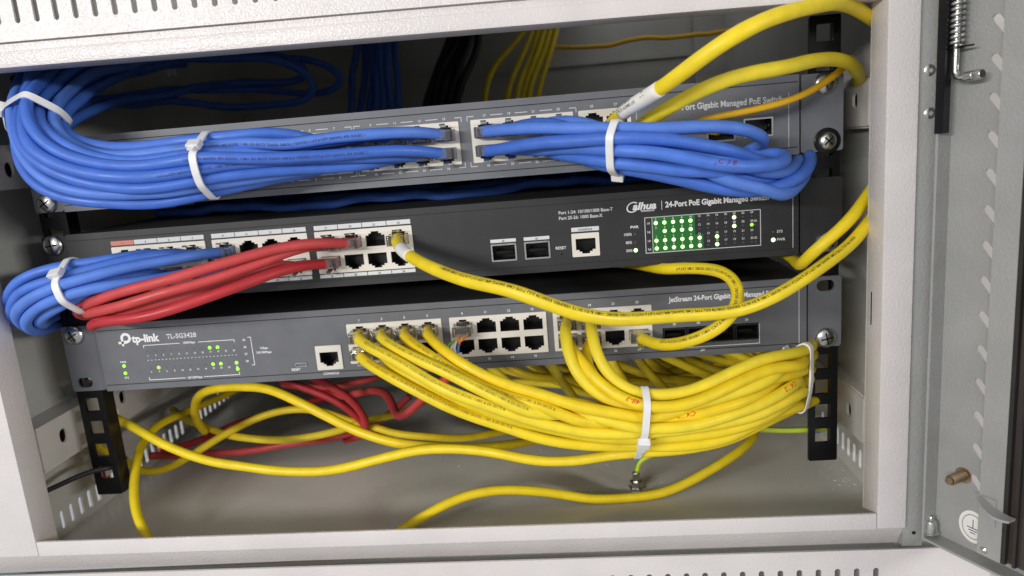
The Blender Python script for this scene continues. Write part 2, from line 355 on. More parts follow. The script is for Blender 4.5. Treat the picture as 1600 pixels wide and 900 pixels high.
b = B(); b.lathe(hc + Vector((0, 0, 139.6)), (0, 0, 1), [(3.2, 0), (3.2, 1.0)], 16); dbox(b, 6, 14, 6.4, 7.6, 139.8, 140.6); dpart(b, 'spring_washer', M['rail'])
# earth stud: threaded
sb = Vector(dp(14.3, 0, -77.5))
pr = [(4.3, 0), (4.3, 0.5), (2.6, 0.6)]
for k in range(9): pr += [(2.75, 1.2 + k * 1.15), (2.35, 1.75 + k * 1.15)]
pr += [(2.2, 11.8), (1.9, 12.4), (0.1, 12.4)]
b = B(); b.lathe(sb, DN, pr, 18); dpart(b, 'earth_stud', M['brass'])
# hinge bolt cup at the bottom corner
b = B(); b.lathe(dp(0.4, 4.6, DZ0 + 2), (0, 0, 1), [(4.4, 0), (4.4, 0.6), (3.6, 0.9), (3.5, 5), (2.9, 7.2), (1.7, 7.6), (1.6, 9.5), (1.2, 10), (0.1, 10)], 18); autosmooth(dpart(b, 'hinge_bolt', M['steel']), 40)
# earth sign sticker
zc = -104.5; uc = 20.5
b = B(); ring = [dp(uc + 7.6 * math.cos(t), 0.12, zc + 9.0 * math.sin(t)) for t in np.linspace(0, 2 * math.pi, 37)[:-1]]; b.quad(*ring)
for f in range(1): pass
st = b.build('earth_sticker', M['paper'], door)
b = B(); n = 36
V = [dp(uc + k * 5.8 * math.cos(t), 0.2, zc + k * 6.9 * math.sin(t)) for t in np.linspace(0, 2 * math.pi, n + 1)[:-1] for k in (0.95, 1.0)]
b.add(V, [(2 * i, 2 * i + 1, 2 * ((i + 1) % n) + 1, 2 * ((i + 1) % n)) for i in range(n)])
def dq(u0, u1, z0, z1): b.quad(dp(u0, 0.2, z0), dp(u1, 0.2, z0), dp(u1, 0.2, z1), dp(u0, 0.2, z1))
dq(uc - 0.22, uc + 0.22, zc - 0.5, zc + 4.2); dq(uc - 3.2, uc + 3.2, zc - 1.0, zc - 0.5); dq(uc - 2.3, uc + 2.3, zc - 2.4, zc - 1.9); dq(uc - 1.4, uc + 1.4, zc - 3.8, zc - 3.3)
b.build('earth_symbol', M['ink_blue'], door)
# lock catch on the retainer
b = B()
V = []; nt_ = 14
for k in range(nt_ + 1):
    t_ = k / nt_; z0_ = -79 - 5.5 * math.sin(t_ * 1.8); hn = 15.5 + 2.5 * math.sin(3.1 * t_)
    V += [dp(31 + 16 * t_, 10.4, z0_ - 0.6), dp(31 + 16 * t_, hn, z0_ - 0.6), dp(31 + 16 * t_, hn, z0_ + 0.6), dp(31 + 16 * t_, 10.4, z0_ + 0.6)]
b.add(V, [(4 * k + q, 4 * k + (q + 1) % 4, 4 * k + 4 + (q + 1) % 4, 4 * k + 4 + q) for k in range(nt_) for q in range(4)] + [(3, 2, 1, 0), tuple(4 * nt_ + q for q in range(4))])
dbox(b, 30.6, 38, 10.5, 11.2, -93, -78.4); dpart(b, 'latch_tab', M['door'])
b = B(); b.lathe(dp(33, 10.5, -108), DN, [(1.8, 0), (1.8, 0.5), (0.9, 1.0), (0.1, 1.0)], 14); dpart(b, 'rivet', M['steel'])
# room: plain wall seen past the door edge
wl = B().box(300, 2400, 900, 905, -1500, 1800); o = wl.build('wall', mat('room_wall_paint', (0.72, 0.66, 0.62), 0.8, noise=0.05, nscale=3)); o['kind'] = 'structure'

# ================================================================ the switches
def tshape(up, w=11.6, h=6.6):
    s = 1 if up else -1; z0 = -h / 2
    P = [(-w / 2, z0), (w / 2, z0), (w / 2, z0 + h), (3.9, z0 + h), (3.9, z0 + h + 1.1), (2.3, z0 + h + 1.1), (2.3, z0 + h + 2.3), (-2.3, z0 + h + 2.3), (-2.3, z0 + h + 1.1), (-3.9, z0 + h + 1.1), (-3.9, z0 + h), (-w / 2, z0 + h)]
    P = [(x, z * s) for x, z in P]
    return P if up else list(reversed(P))
def cavity_mesh(up):
    P = tshape(up); n = len(P); V = [(x, -0.1, z) for x, z in P] + [(x, 11.5, z) for x, z in P]
    F = [(i, (i + 1) % n, n + (i + 1) % n, n + i) for i in range(n)] + [tuple(range(n, 2 * n))]
    me = meshdata('port', V, F); me.materials.append(M['port_dark']); return me
def contacts_mesh(up):
    s = 1 if up else -1; b = B()
    for k in range(8):
        x = -3.57 + k * 1.02
        b.add([(x - .22, 2, -s * 3.1), (x + .22, 2, -s * 3.1), (x + .22, 9, -s * 0.6), (x - .22, 9, -s * 0.6)], [(0, 1, 2, 3)])
    me = meshdata('contacts', b.V, b.F); me.materials.append(M['gold']); return me
CAV = {u: cavity_mesh(u) for u in (True, False)}; CON = {u: contacts_mesh(u) for u in (True, False)}
YFACE = -2.0
PORTS = {}
def bank(sw, key, x0, x1, z0, z1, zt, zb, cols=4):
    """one ganged block of RJ45 ports; zt / zb: centres of the two rows"""
    pitch = (x1 - x0 - 2.2) / cols; loops = [rrect(x0, x1, z0, z1, 0.5, 2)]; pos = []
    for c in range(cols):
        xc = x0 + 1.1 + pitch * (c + .5)
        for row, zc in (('top', zt), ('bottom', zb)):
            if zc is None: continue
            up = row == 'top'
            loops.append([(xc + px, zc + pz) for px, pz in tshape(up)]); pos.append((c, row, xc, zc, up))
    blk = sheet('port_block', loops, 1.2, M['port_white'], sw, (0, YFACE - 0.7, 0)); ROOT[blk.name] = Vector((0, YFACE - 0.7, 0))
    for c, row, xc, zc, up in pos:
        link('port', CAV[up], None, blk, (xc, YFACE - 0.65, zc)); 
        link('contacts', CON[up], None, blk, (xc, YFACE - 0.65, zc))
        PORTS[(key, c, row)] = (xc, zc, up)
    return blk
def screw(p, parent, r=4.3, name='screw'):
    b = B(); b.lathe(p, (0, -1, 0), [(r, 0), (r, 0.8), (r * 0.93, 1.7), (r * 0.72, 2.6), (r * 0.4, 3.1), (0.05, 3.3)], 24)
    o = autosmooth(b.build(name, M['steel'], parent), 60)
    b = B(); a = random.uniform(0, 1.5)
    for q in (a, a + math.pi / 2):
        dx, dz = math.cos(q), math.sin(q); L = r * 0.58; wd = 0.42
        V = [(p[0] + dx * L * s + -dz * wd * t, p[1] - 2.75 - 0.62 * (1 if True else 0), p[2] + dz * L * s + dx * wd * t) for s, t in ((-1, -1), (1, -1), (1, 1), (-1, 1))]
        b.quad(*V)
    b.build('cross_recess', M['rail'], o)
    return o
def make_switch(label, zc, x0, x1, case, holes, depth=210, bevel_top=True, ear_l=(-241.3, None), ear_r=(None, 241.3), earmat=None, ear_l_holes=(), ear_r_holes=()):
    sw = thing('network_switch', label, 'network switch', (0, 0, zc - 22), 'network switches stacked in the cabinet')
    h = 21.9
    fp = sheet('face_plate', [rrect(x0, x1, zc - h, zc + h, 0.8, 2)] + [rect(*r) for r in holes], 1.4, case, sw, (0, YFACE, 0)); ROOT[fp.name] = Vector((0, YFACE, 0))
    # chassis: a tray open at the front, with a thin folded lip along the top and bottom edge
    b = B(); y0 = YFACE + 1.4
    b.box(x0 + 0.3, x1 - 0.3, y0, depth, zc + h - 1.2, zc + h - 0.2); b.box(x0 + 0.3, x1 - 0.3, y0, depth, zc - h + 0.2, zc - h + 1.2)
    b.box(x0 + 0.3, x0 + 1.3, y0, depth, zc - h + 1.2, zc + h - 1.2); b.box(x1 - 1.3, x1 - 0.3, y0, depth, zc - h + 1.2, zc + h - 1.2)
    b.box(x0 + 1.3, x1 - 1.3, depth - 1, depth, zc - h + 1.2, zc + h - 1.2)
    b.box(x0 + 1.3, x1 - 1.3, 13, 14, zc - h + 1.2, zc + h - 1.2)
    b.build('chassis', M['chassis'], sw)
    for zz in (zc + h - 4.0, zc - h + 4.0):
        strip_b = B(); strip_b.box(x0 + 1, x1 - 1, YFACE - 0.1, YFACE - 0.02, zz - 0.25, zz + 0.25); strip_b.build('edge_groove', M['chassis'], fp)
    em = earmat or case
    for side_, (a, c), hl in (('l', (ear_l[0], x0 - 1.4), ear_l_holes), ('r', (x1 + 1.4, ear_r[1]), ear_r_holes)):
        loops = [rrect(a, c, zc - h + 0.4, zc + h - 0.4, 1.6, 3)]
        for hx, hz in hl: loops.append(rrect(hx - 5.2, hx + 5.2, hz - 3.3, hz + 3.3, 3.1, 5))
        sheet('rack_ear', loops, 1.8, em, sw, (0, 0.0, 0))
        xx = c if side_ == 'l' else a
        bb = B(); s = 1 if side_ == 'l' else -1
        bb.box(min(xx, xx - s * 1.6), max(xx, xx - s * 1.6), 1.8, 60, zc - h + 1, zc + h - 1); bb.build('ear_flange', em, sw)
    return sw, fp
ZA, ZD, ZP = 115.5, 57.8, 0.0
h15 = 15.875
# --- bottom switch
TB = [(-56.5, 2.6), (7.6, 66.7), (70.7, 129.8)]
swT, fpT = make_switch('bottom grey rack switch with green indicator lights at its left end', ZP, -217.5, 220.5, M['grey_case2'],
    [(a + .8, c - .8, -12.6, 11.2) for a, c in TB] + [(-77.2, -62.4, -15.6, -1.4), (136, 192.6, -13.4, -3.4)], ear_l_holes=((-232.6, -15.9),), ear_r_holes=((232.2, 15.9),))
for i, (a, c) in enumerate(TB): bank(swT, 'T%d' % i, a, c, -13.4, 11.9, 4.6, -6.0)
bank(swT, 'Tc', -78, -61.6, -16.3, -0.7, None, -8.2, 1)
screw((-232.6, 0, 15.9), swT, 6.2); screw((232.2, 0, -15.9), swT, 6.2); screw((-232.6, 6, -14.2), swT, 3.2)
# --- middle switch
DB = [(-196.2, -136.8), (-132.4, -73.2), (-68.6, -9.4)]
swD, fpD = make_switch('middle black rack switch with a lit green indicator grid at its right', ZD, -224.5, 216.0, M['black_case'],
    [(a + .8, c - .8, 45, 69.5) for a, c in DB] + [(37.6, 51.4, 45, 54), (57.4, 71.2, 45, 54), (85.8, 100.4, 44.4, 57)])
for i, (a, c) in enumerate(DB): bank(swD, 'D%d' % i, a, c, 44.4, 70.0, 62.4, 51.6)
bank(swD, 'Dc', 85.0, 101.2, 43.8, 57.7, None, 51.2, 1)
screw((-234, 0, ZD + h15), swD, 6.4); screw((232.6, 0, ZD - h15), swD, 6.2)
# --- top switch
AB = [(-100.6, -40.2), (-35.2, 24.4), (31.4, 90.4)]
swA, fpA = make_switch('top grey rack switch mostly hidden behind thick blue cable bundles', ZA, -221.5, 216.5, M['grey_case'],
    [(a + .8, c - .8, 104, 126) for a, c in AB] + [(94.2, 122.2, 104, 126), (165.5, 180.5, 104.5, 113.5), (186, 201.5, 105.5, 115)])
for i, (a, c) in enumerate(AB): bank(swA, 'A%d' % i, a, c, 103.2, 127.6, 120.2, 109.8)
bank(swA, 'A3', 93.4, 123.0, 103.2, 127.6, 120.2, 109.8, 2)
screw((-232.6, 0, ZA - h15), swA, 6.2); screw((231.0, 0, ZA + h15), swA, 6.2); screw((232.4, 0, ZA - h15), swA, 5.2)
b = B(); b.lathe((232.4, -0.1, ZA - h15), (0, -1, 0), [(7.4, 0), (7.4, 0.5), (6.8, 0.9), (4.5, 0.9)], 24); b.build('washer', M['rail'], swA)

YP = YFACE - 0.06
def lines(segs, parent, m=None, name='printed_line', y=YP):
    b = B()
    for x0, x1, z0, z1 in segs: strip(b, x0, x1, z0, z1, y, 0.04)
    return b.build(name, m or M['print'], parent)
def lamp_dot(x, z, m, parent, r=1.0, name='indicator_light', d=0.35):
    b = B(); b.lathe((x, YFACE, z), (0, -1, 0), [(r, 0), (r * 0.9, d * 0.7), (r * 0.5, d), (0.02, d * 1.05)], 12); return b.build(name, m, parent, True)
def hollow_port(x0, x1, z0, z1, parent, y=YFACE, m=None, lip=0.9, depth=12, name='fibre_port'):
    m = m or M['steel']
    fr_ = sheet(name, [rrect(x0, x1, z0, z1, .5, 2), rect(x0 + lip, x1 - lip, z0 + lip, z1 - lip)], 1.2, m, parent, (0, y - 0.6, 0)); ROOT[fr_.name] = Vector((0, y - 0.6, 0))
    b = B(); a, c, e, f = x0 + lip, x1 - lip, z0 + lip, z1 - lip
    V = [(a, y, e), (c, y, e), (c, y, f), (a, y, f)] + [(a, y + depth, e), (c, y + depth, e), (c, y + depth, f), (a, y + depth, f)]
    b.add(V, [(0, 1, 5, 4), (1, 2, 6, 5), (2, 3, 7, 6), (3, 0, 4, 7), (4, 5, 6, 7)]); b.build('port_cage', M['port_dark'], fr_)
    b = B(); b.box(a + 1.5, c - 1.5, y + 4, y + 10, (e + f) / 2 - 1.4, (e + f) / 2 + 0.4); b.build('port_tongue', M['rail'], fr_)
    return fr_
# bottom switch writing, lamps, fibre slots
text('brand_lettering', 'tp-link', -194.4, 9.2, YP, 6.8, M['print'], fpT, bold=0.28, sx=0.98)
text('model_lettering', 'TL-SG3428', -171.8, 10.2, YP, 4.2, M['print_silver'], fpT, bold=0.10)
n = 24; b = B(); cx, cz = -198.4, 12.3
V = [(cx + k * math.cos(t), YP - .04, cz + k * math.sin(t)) for t in np.linspace(-2.2, 3.5, n) for k in (1.7, 3.4)]
b.add(V, [(2 * i, 2 * i + 1, 2 * i + 3, 2 * i + 2) for i in range(n - 1)])
strip(b, -201.6, -200.2, 7.2, 12.4, YP); strip(b, -203.6, -198.2, 8.7, 10.2, YP); b.build('brand_emblem', M['print'], fpT)
for k in range(12):
    x = -186.0 + k * 5.1; 
    text('port_number', str(2 * k + 1), x, -0.6, YP, 1.5, M['print'], fpT, align='CENTER'); text('port_number', str(2 * k + 2), x + 0.3, -11.3, YP, 1.5, M['print'], fpT, align='CENTER')
    for z in (2.6, -8.2):
        lit = (k in (8, 9) and z > 0) or (k in (1, 8, 9, 11) and z < 0)
        lamp_dot(x + (0 if z > 0 else .4), z, M['led2'] if lit else M['grey_case'], fpT, 1.15 if lit else 0.35)
lamp_dot(-129.4, -12.4, M['led2'], fpT, 1.15); lamp_dot(-203, -5.8, M['led2'], fpT, 1.15); lamp_dot(-203, -10.6, M['led2'], fpT, 1.15)
text('lamp_lettering', 'PWR', -203, -3.8, YP, 1.8, M['print'], fpT, align='CENTER'); text('lamp_lettering', 'SYS', -202.6, -14.2, YP, 1.8, M['print'], fpT, align='CENTER')
lines([(-188, -164, 6.6, 7.0), (-188, -187.6, 5.2, 6.6), (-152, -128.5, 6.6, 7.0), (-128.9, -128.5, 5.2, 6.6), (-188, -164, -16.2, -15.8), (-188, -187.6, -15.8, -14.2), (-152, -128.5, -16.2, -15.8), (-128.9, -128.5, -15.8, -14.2), (-118.2, -117.8, -10.5, 8), (-120, -118.2, 7.6, 8), (-120, -118.2, -10.5, -10.1)] + [(-187 + k * 2.4, -186 + k * 2.4, -3.2, -2.9) for k in range(25)], fpT)
text('lamp_lettering', '1000Mbps', -158, 6.2, YP, 2.0, M['print'], fpT, align='CENTER'); text('lamp_lettering', '10/100Mbps', -158, -16.7, YP, 2.0, M['print'], fpT, align='CENTER')
for k in range(4): text('port_number', str(25 + k), -122.5, 5.6 - k * 4.6, YP, 1.9, M['print'], fpT, align='CENTER')
text('lamp_lettering', '1Gbps', -110.6, -0.4, YP, 2.0, M['print'], fpT, align='CENTER'); text('lamp_lettering', '10/100Mbps', -111, -3.2, YP, 2.0, M['print'], fpT, align='CENTER')
text('socket_lettering', 'RESET', -92, -15.8, YP, 2.2, M['print'], fpT, align='CENTER'); text('socket_lettering', 'CONSOLE', -70, -19.6, YP, 2.2, M['print'], fpT, align='CENTER')
hollow_port(-92, -84.5, -13.4, -10.8, fpT, m=M['steel'], lip=0.5, name='usb_socket')
text('series_lettering', 'JetStream 24-Port Gigabit L2+ Managed Switch', 140.5, 12.6, YP, 4.2, M['print'], fpT, bold=0.12, sx=0.82)
for i in range(3):
    for c in range(4):
        x = TB[i][0] + 1.1 + 14.2 * (c + .5)
        text('port_number', str(8 * i + 2 * c + 1), x, 13.2, YP, 2.0, M['print'], fpT, align='CENTER'); text('port_number', str(8 * i + 2 * c + 2), x, -16.2, YP, 2.0, M['print'], fpT, align='CENTER')
for k in range(4): hollow_port(136.2 + k * 14.2, 150.0 + k * 14.2, -13.4, -3.6, fpT, m=M['port_dark'], name='fibre_port')
lines([(150, 192.8, -16.4, -16.0), (192.8, 193.2, -16.4, -4), (216.0, 216.3, -19, 19)], fpT); text('socket_lettering', 'SFP', 158, -19, YP, 2.0, M['print'], fpT)
for k in range(4): text('port_number', str(25 + k) , 143 + k * 14.2, -1.8, YP, 2.0, M['print'], fpT, align='CENTER')
# middle switch
for i, (a, c) in enumerate(DB):
    for k in range(4):
        x0 = a + (c - a) / 4 * k; x1 = x0 + (c - a) / 4 - 0.4
        lines([(x0, x1, 70.9, 73.6)], fpD, M['print_orange'] if (i == 0 and k == 0) else M['print_silver'], 'port_strip'); lines([(x0, x1, 41.6, 43.7)], fpD, M['print_silver'], 'port_strip')
        text('port_number', str(8 * i + 2 * k + 1), (x0 + x1) / 2, 71.3, YP - .07, 1.8, M['ink'], fpD, align='CENTER'); text('port_number', str(8 * i + 2 * k + 2), (x0 + x1) / 2, 41.9, YP - .07, 1.8, M['ink'], fpD, align='CENTER')
hollow_port(36.9, 52.1, 44.3, 54.8, fpD); hollow_port(56.8, 72.0, 44.3, 54.8, fpD)
lines([(36.9, 52.1, 55.6, 57.6), (56.8, 72.0, 55.6, 57.6), (85.2, 101.4, 58.7, 61.2)], fpD, M['print_silver'], 'port_strip')
text('port_number', '25', 44.5, 55.9, YP - .07, 1.6, M['ink'], fpD, align='CENTER'); text('port_number', '26', 64.4, 55.9, YP - .07, 1.6, M['ink'], fpD, align='CENTER'); text('port_number', 'CONSOLE', 93.3, 59.1, YP - .07, 1.8, M['ink'], fpD, align='CENTER')
text('socket_lettering', 'RESET', 78.4, 49.0, YP, 2.4, M['print'], fpD, bold=.02, align='CENTER'); lamp_dot(78.4, 46.4, M['port_dark'], fpD, 0.9, 'reset_hole', 0.05)
text('speed_lettering', 'Port 1-24: 10/100/1000 Base-T', 78.3, 69.6, YP, 2.7, M['print_silver'], fpD, sx=0.94); text('speed_lettering', 'Port 25-26: 1000 Base-X', 78.3, 66.4, YP, 2.7, M['print_silver'], fpD, sx=0.94)
text('brand_lettering', 'alhua', 121.4, 69.0, YP, 5.8, M['print'], fpD, bold=0.22, shear=0.25, sx=1.12)
n = 20; b = B(); V = [(121.6 + 1.15 * k * math.cos(t) + .25 * k * math.sin(t), YP - .04, 70.6 + k * math.sin(t)) for t in np.linspace(0.9, 5.6, n) for k in (2.5, 3.1)]
b.add(V, [(2 * i, 2 * i + 1, 2 * i + 3, 2 * i + 2) for i in range(n - 1)]); b.build('brand_emblem', M['print'], fpD)
text('brand_lettering', 'TECHNOLOGY', 126, 67.6, YP, 1.2, M['print'], fpD)
lines([(138.2, 138.5, 68, 73.2)], fpD); text('series_lettering', '24-Port PoE Gigabit Managed Switch', 140.4, 69.2, YP, 4.5, M['print'], fpD, bold=0.16, sx=0.88)
lines([(128, 194.6, 63.7, 64.1), (128, 194.6, 42.8, 43.2), (128, 128.4, 43.2, 63.7), (194.2, 194.6, 43.2, 63.7), (132.2, 132.5, 43.2, 63.7)], fpD, M['print_silver'])
lines([(132.6, 157.0, 43.3, 63.6)], fpD, M['led_glow'], 'led_glow_patch', YFACE - 0.02)  # painted glow around the lit columns
lines([(157.0, 161.6, 43.3, 52.0)], fpD, M['led_glow'], 'led_glow_patch', YFACE - 0.02)  # same painted glow, round the lower lit pair
for z, s in ((60.6, 'L/A'), (55.4, 'PoE'), (50.2, 'L/A'), (45.2, 'PoE')): text('lamp_lettering', s, 130.3, z - .6, YP, 1.7, M['print_silver'], fpD, align='CENTER', sx=.7)
rows = [60.4, 55.4, 50.0, 45.4]
lit = {(r, c) for r in range(4) for c in range(5)} - {(1, 0)} | {(2, 5), (3, 5), (2, 7), (3, 7), (0, 9), (1, 9)}
for r, z in enumerate(rows):
    for c in range(12):
        x = 134.5 + c * 5.0 - 0.0
        if r >= 2 and c == 12: continue
        top = r < 2
        if (r, c) in lit: lamp_dot(x, z, M['led'], fpD, 1.15)
        elif (r, c) == (1, 11): lamp_dot(x, z, M['led2'], fpD, 1.05)
        else: lamp_dot(x, z, M['led_off'], fpD, 0.6)
        text('port_number', str(2 * c + (2 if top else 1)), x, z + 1.75, YP - .03, 1.7, M['print_silver'], fpD, align='CENTER')
for z, s in ((55.4, '26'), (45.4, '25')): lamp_dot(191.6, z, M['led_off'], fpD, .6); text('port_number', s, 191.6, z + 1.7, YP, 1.7, M['print_silver'], fpD, align='CENTER')
for z, s in ((54.8, '100%'), (50, '80%'), (45.2, '50%')):
    text('lamp_lettering', s, 120.3, z - .7, YP, 2.2, M['print_silver'], fpD, align='RIGHT'); lamp_dot(122.2, z, M['led'] if s == '50%' else M['led_off'], fpD, 1.2 if s == '50%' else .7)
text('lamp_lettering', 'PWR', 124.4, 58.2, YP, 2.2, M['print'], fpD, align='RIGHT')
lamp_dot(201.6, 45.6, M['led'], fpD, 1.25); lamp_dot(201.6, 50.3, M['led_off'], fpD, .7); text('lamp_lettering', 'SYS', 203.6, 49.6, YP, 2.2, M['print_silver'], fpD); text('lamp_lettering', 'PWR', 203.6, 44.9, YP, 2.2, M['print_silver'], fpD)
lines([(212.6, 212.9, 40, 76)], fpD, M['print_silver'])
# top switch
text('series_lettering', '28-Port Gigabit Managed PoE Switch', 207.5, 123.2, YP, 4.8, M['print_silver'], fpA, bold=0.12, align='RIGHT', sx=0.86)
seg = []
for i, (a, c) in enumerate(AB):
    a0, c0 = a - 2.0, c + 2.0
    for zt_, s in ((129.6, -1), (101.2, 1)):
        seg += [(a0, a0 + 4, zt_ - .2, zt_ + .2), (c0 - 4, c0, zt_ - .2, zt_ + .2)]
        z0_, z1_ = sorted((zt_, zt_ + s * 2.6)); seg += [(a0, a0 + .35, z0_, z1_), (c0 - .35, c0, z0_, z1_)]
        for k in range(3):
            xm = a + 1.1 + (c - a - 2.2) / 4 * (k + 1); seg.append((xm - 3.6, xm + 3.6, zt_ - .2, zt_ + .2))
    for k in range(4):
        x = a + 1.1 + (c - a - 2.2) / 4 * (k + .5)
        text('port_number', str(8 * i + 2 * k + 1), x, 128.9, YP, 1.9, M['print_silver'], fpA, align='CENTER'); text('port_number', str(8 * i + 2 * k + 2), x, 100.5, YP, 1.9, M['print_silver'], fpA, align='CENTER')
seg += [(126.0, 126.3, 103, 128), (210.5, 210.8, 97.5, 128)]
lines(seg, fpA, M['print_silver'])
for k, s in enumerate(('25', '27')): text('port_number', s, 101.2 + k * 13.4, 129.0, YP, 1.9, M['print_silver'], fpA, align='CENTER')
hollow_port(165, 181, 104, 114, fpA); hollow_port(185.6, 202, 105, 115.6, fpA)

# ================================================================ cables
def catmull(P, step=3.0):
    P = np.array([tuple(p) for p in P], float); P = np.vstack([2 * P[0] - P[1], P, 2 * P[-1] - P[-2]]); out = []
    for i in range(1, len(P) - 2):
        p0, p1, p2, p3 = P[i - 1:i + 3]; d = max(np.linalg.norm(p2 - p1), 1e-6)
        al = 0.5; t0 = 0; t1 = t0 + max(np.linalg.norm(p1 - p0), 1e-3) ** al; t2 = t1 + d ** al; t3 = t2 + max(np.linalg.norm(p3 - p2), 1e-3) ** al
        for t in np.linspace(t1, t2, max(2, int(d / step)), endpoint=False):
            A1 = (t1 - t) / (t1 - t0) * p0 + (t - t0) / (t1 - t0) * p1; A2 = (t2 - t) / (t2 - t1) * p1 + (t - t1) / (t2 - t1) * p2; A3 = (t3 - t) / (t3 - t2) * p2 + (t - t2) / (t3 - t2) * p3
            B1 = (t2 - t) / (t2 - t0) * A1 + (t - t0) / (t2 - t0) * A2; B2 = (t3 - t) / (t3 - t1) * A2 + (t - t1) / (t3 - t1) * A3
            out.append((t2 - t) / (t2 - t1) * B1 + (t - t1) / (t2 - t1) * B2)
    out.append(P[-2]); return np.array(out)
def resample(P, step):
    d = np.r_[0, np.cumsum(np.linalg.norm(np.diff(P, axis=0), axis=1))]; n = max(4, int(d[-1] / step) + 1); s = np.linspace(0, d[-1], n)
    return np.stack([np.interp(s, d, P[:, k]) for k in range(3)], 1)
CABLES = []
def cable(label, m, pts, r=3.35, port=None, group=None, bundle=None, smooth=2, **kw):
    """pts: (u, v, y) pixels with depth in mm, or Vectors in mm"""
    P = []; pin = 1
    if port:
        x, z, up = PORTS[port]; zc = z + (0.2 if up else -0.2)
        P += [Vector((x, 1.0, zc)), Vector((x, -11.0, zc))]; pin = 4
        if kw.get('stub', True): P.append(Vector((x + kw.get('sdx', 0), -15.5, zc + kw.get('sdz', 0))))
    for q in pts: P.append(q if isinstance(q, Vector) else at(*q))
    C = resample(catmull(P), 3.2); n_ = len(C); sgm = np.arange(n_) * 3.2; env = np.clip((np.arange(n_) - pin - 4) / 12, 0, 1) * np.clip((n_ - 1 - np.arange(n_)) / 12, 0, 1)
    for ax in range(3):
        for wl, am in ((95, 1.3), (46, 0.55), (24, 0.16)): C[:, ax] += env * am * kw.get('wob', 1) * np.sin(2 * np.pi * (sgm / (wl * np.random.uniform(.8, 1.25)) + np.random.rand()))
    c = dict(label=label, m=m, P=C, r=r, port=port, group=group, bundle=bundle, pin=pin, kw=kw); CABLES.append(c); return c
def P_(u, v, y): return (u, v, y)
G_BL = 'blue cables bundled at the left of the top switch'
G_BR = 'blue cables bundled at the right of the top switch'
Y, BL, RD_, OR = M['yellow'], M['blue'], M['red'], M['orange']
# ---- blue bundle, top switch, to the left and round the loop
def px(l, y=None):
    return [(q[0], q[1], q[2] if len(q) > 2 else y) for q in l]
sc = lambda l, o, k: [(o[0] + q[0] / k, o[1] + q[1] / k, q[2]) for q in l]
k2 = 3.4625
tails = [   # left of the tie, loop, back into the cabinet (crop coordinates, depth)
 [(1000, 505, -34), (800, 530, -36), (560, 530, -38), (420, 495, -40), (320, 440, -40), (295, 390, -36), (330, 330, -26), (420, 270, -8), (560, 170, 40), (760, 100, 120), (1000, 70, 200)],
 [(1000, 540, -42), (700, 565, -46), (500, 565, -48), (360, 520, -48), (275, 440, -46), (262, 350, -38), (330, 245, -20), (480, 140, 15), (660, 80, 70), (900, 40, 150)],
 [(1020, 585, -48), (760, 600, -52), (520, 595, -54), (330, 535, -54), (210, 430, -50), (195, 330, -40), (250, 215, -20), (390, 110, 15), (560, 60, 60), (820, 20, 130)],
 [(1040, 620, -52), (760, 635, -57), (480, 615, -59), (260, 545, -58), (150, 430, -54), (140, 320, -44), (190, 205, -24), (300, 105, 8), (440, 50, 50), (700, 0, 120)],
 [(1050, 660, -52), (800, 680, -58), (500, 665, -61), (280, 600, -60), (130, 480, -56), (100, 340, -46), (150, 200, -24), (240, 100, 5), (370, 45, 45), (600, -10, 110)],
 [(1070, 700, -50), (800, 735, -57), (520, 725, -60), (290, 665, -58), (130, 540, -54), (82, 380, -44), (120, 210, -24), (190, 115, 5), (320, 60, 45), (560, 0, 110)],
 [(1085, 740, -46), (840, 780, -52), (540, 780, -56), (300, 725, -55), (130, 600, -51), (72, 430, -42), (100, 230, -24), (165, 130, 5), (280, 70, 45), (500, 10, 110)],
 [(1090, 780, -40), (860, 825, -46), (580, 838, -50), (350, 805, -50), (170, 700, -47), (75, 520, -40), (75, 300, -25), (140, 150, 4), (230, 90, 45), (430, 30, 110)],
 [(1030, 560, -34), (760, 570, -38), (520, 575, -40), (340, 500, -40), (245, 400, -36), (250, 320, -22), (350, 215, 0), (520, 130, 40), (720, 90, 100), (980, 60, 180)],
 [(1050, 630, -38), (780, 660, -42), (480, 650, -44), (250, 560, -43), (150, 430, -36), (150, 300, -22), (260, 180, 4), (420, 95, 45), (620, 40, 110)],
 [(1070, 690, -36), (800, 720, -40), (500, 705, -42), (260, 630, -40), (130, 500, -34), (110, 330, -18), (190, 190, 8), (330, 100, 50), (560, 30, 110)],
 [(1075, 740, -34), (800, 770, -38), (520, 770, -40), (280, 690, -38), (120, 560, -32), (80, 380, -16), (150, 200, 8), (260, 110, 45), (480, 50, 110)],
]
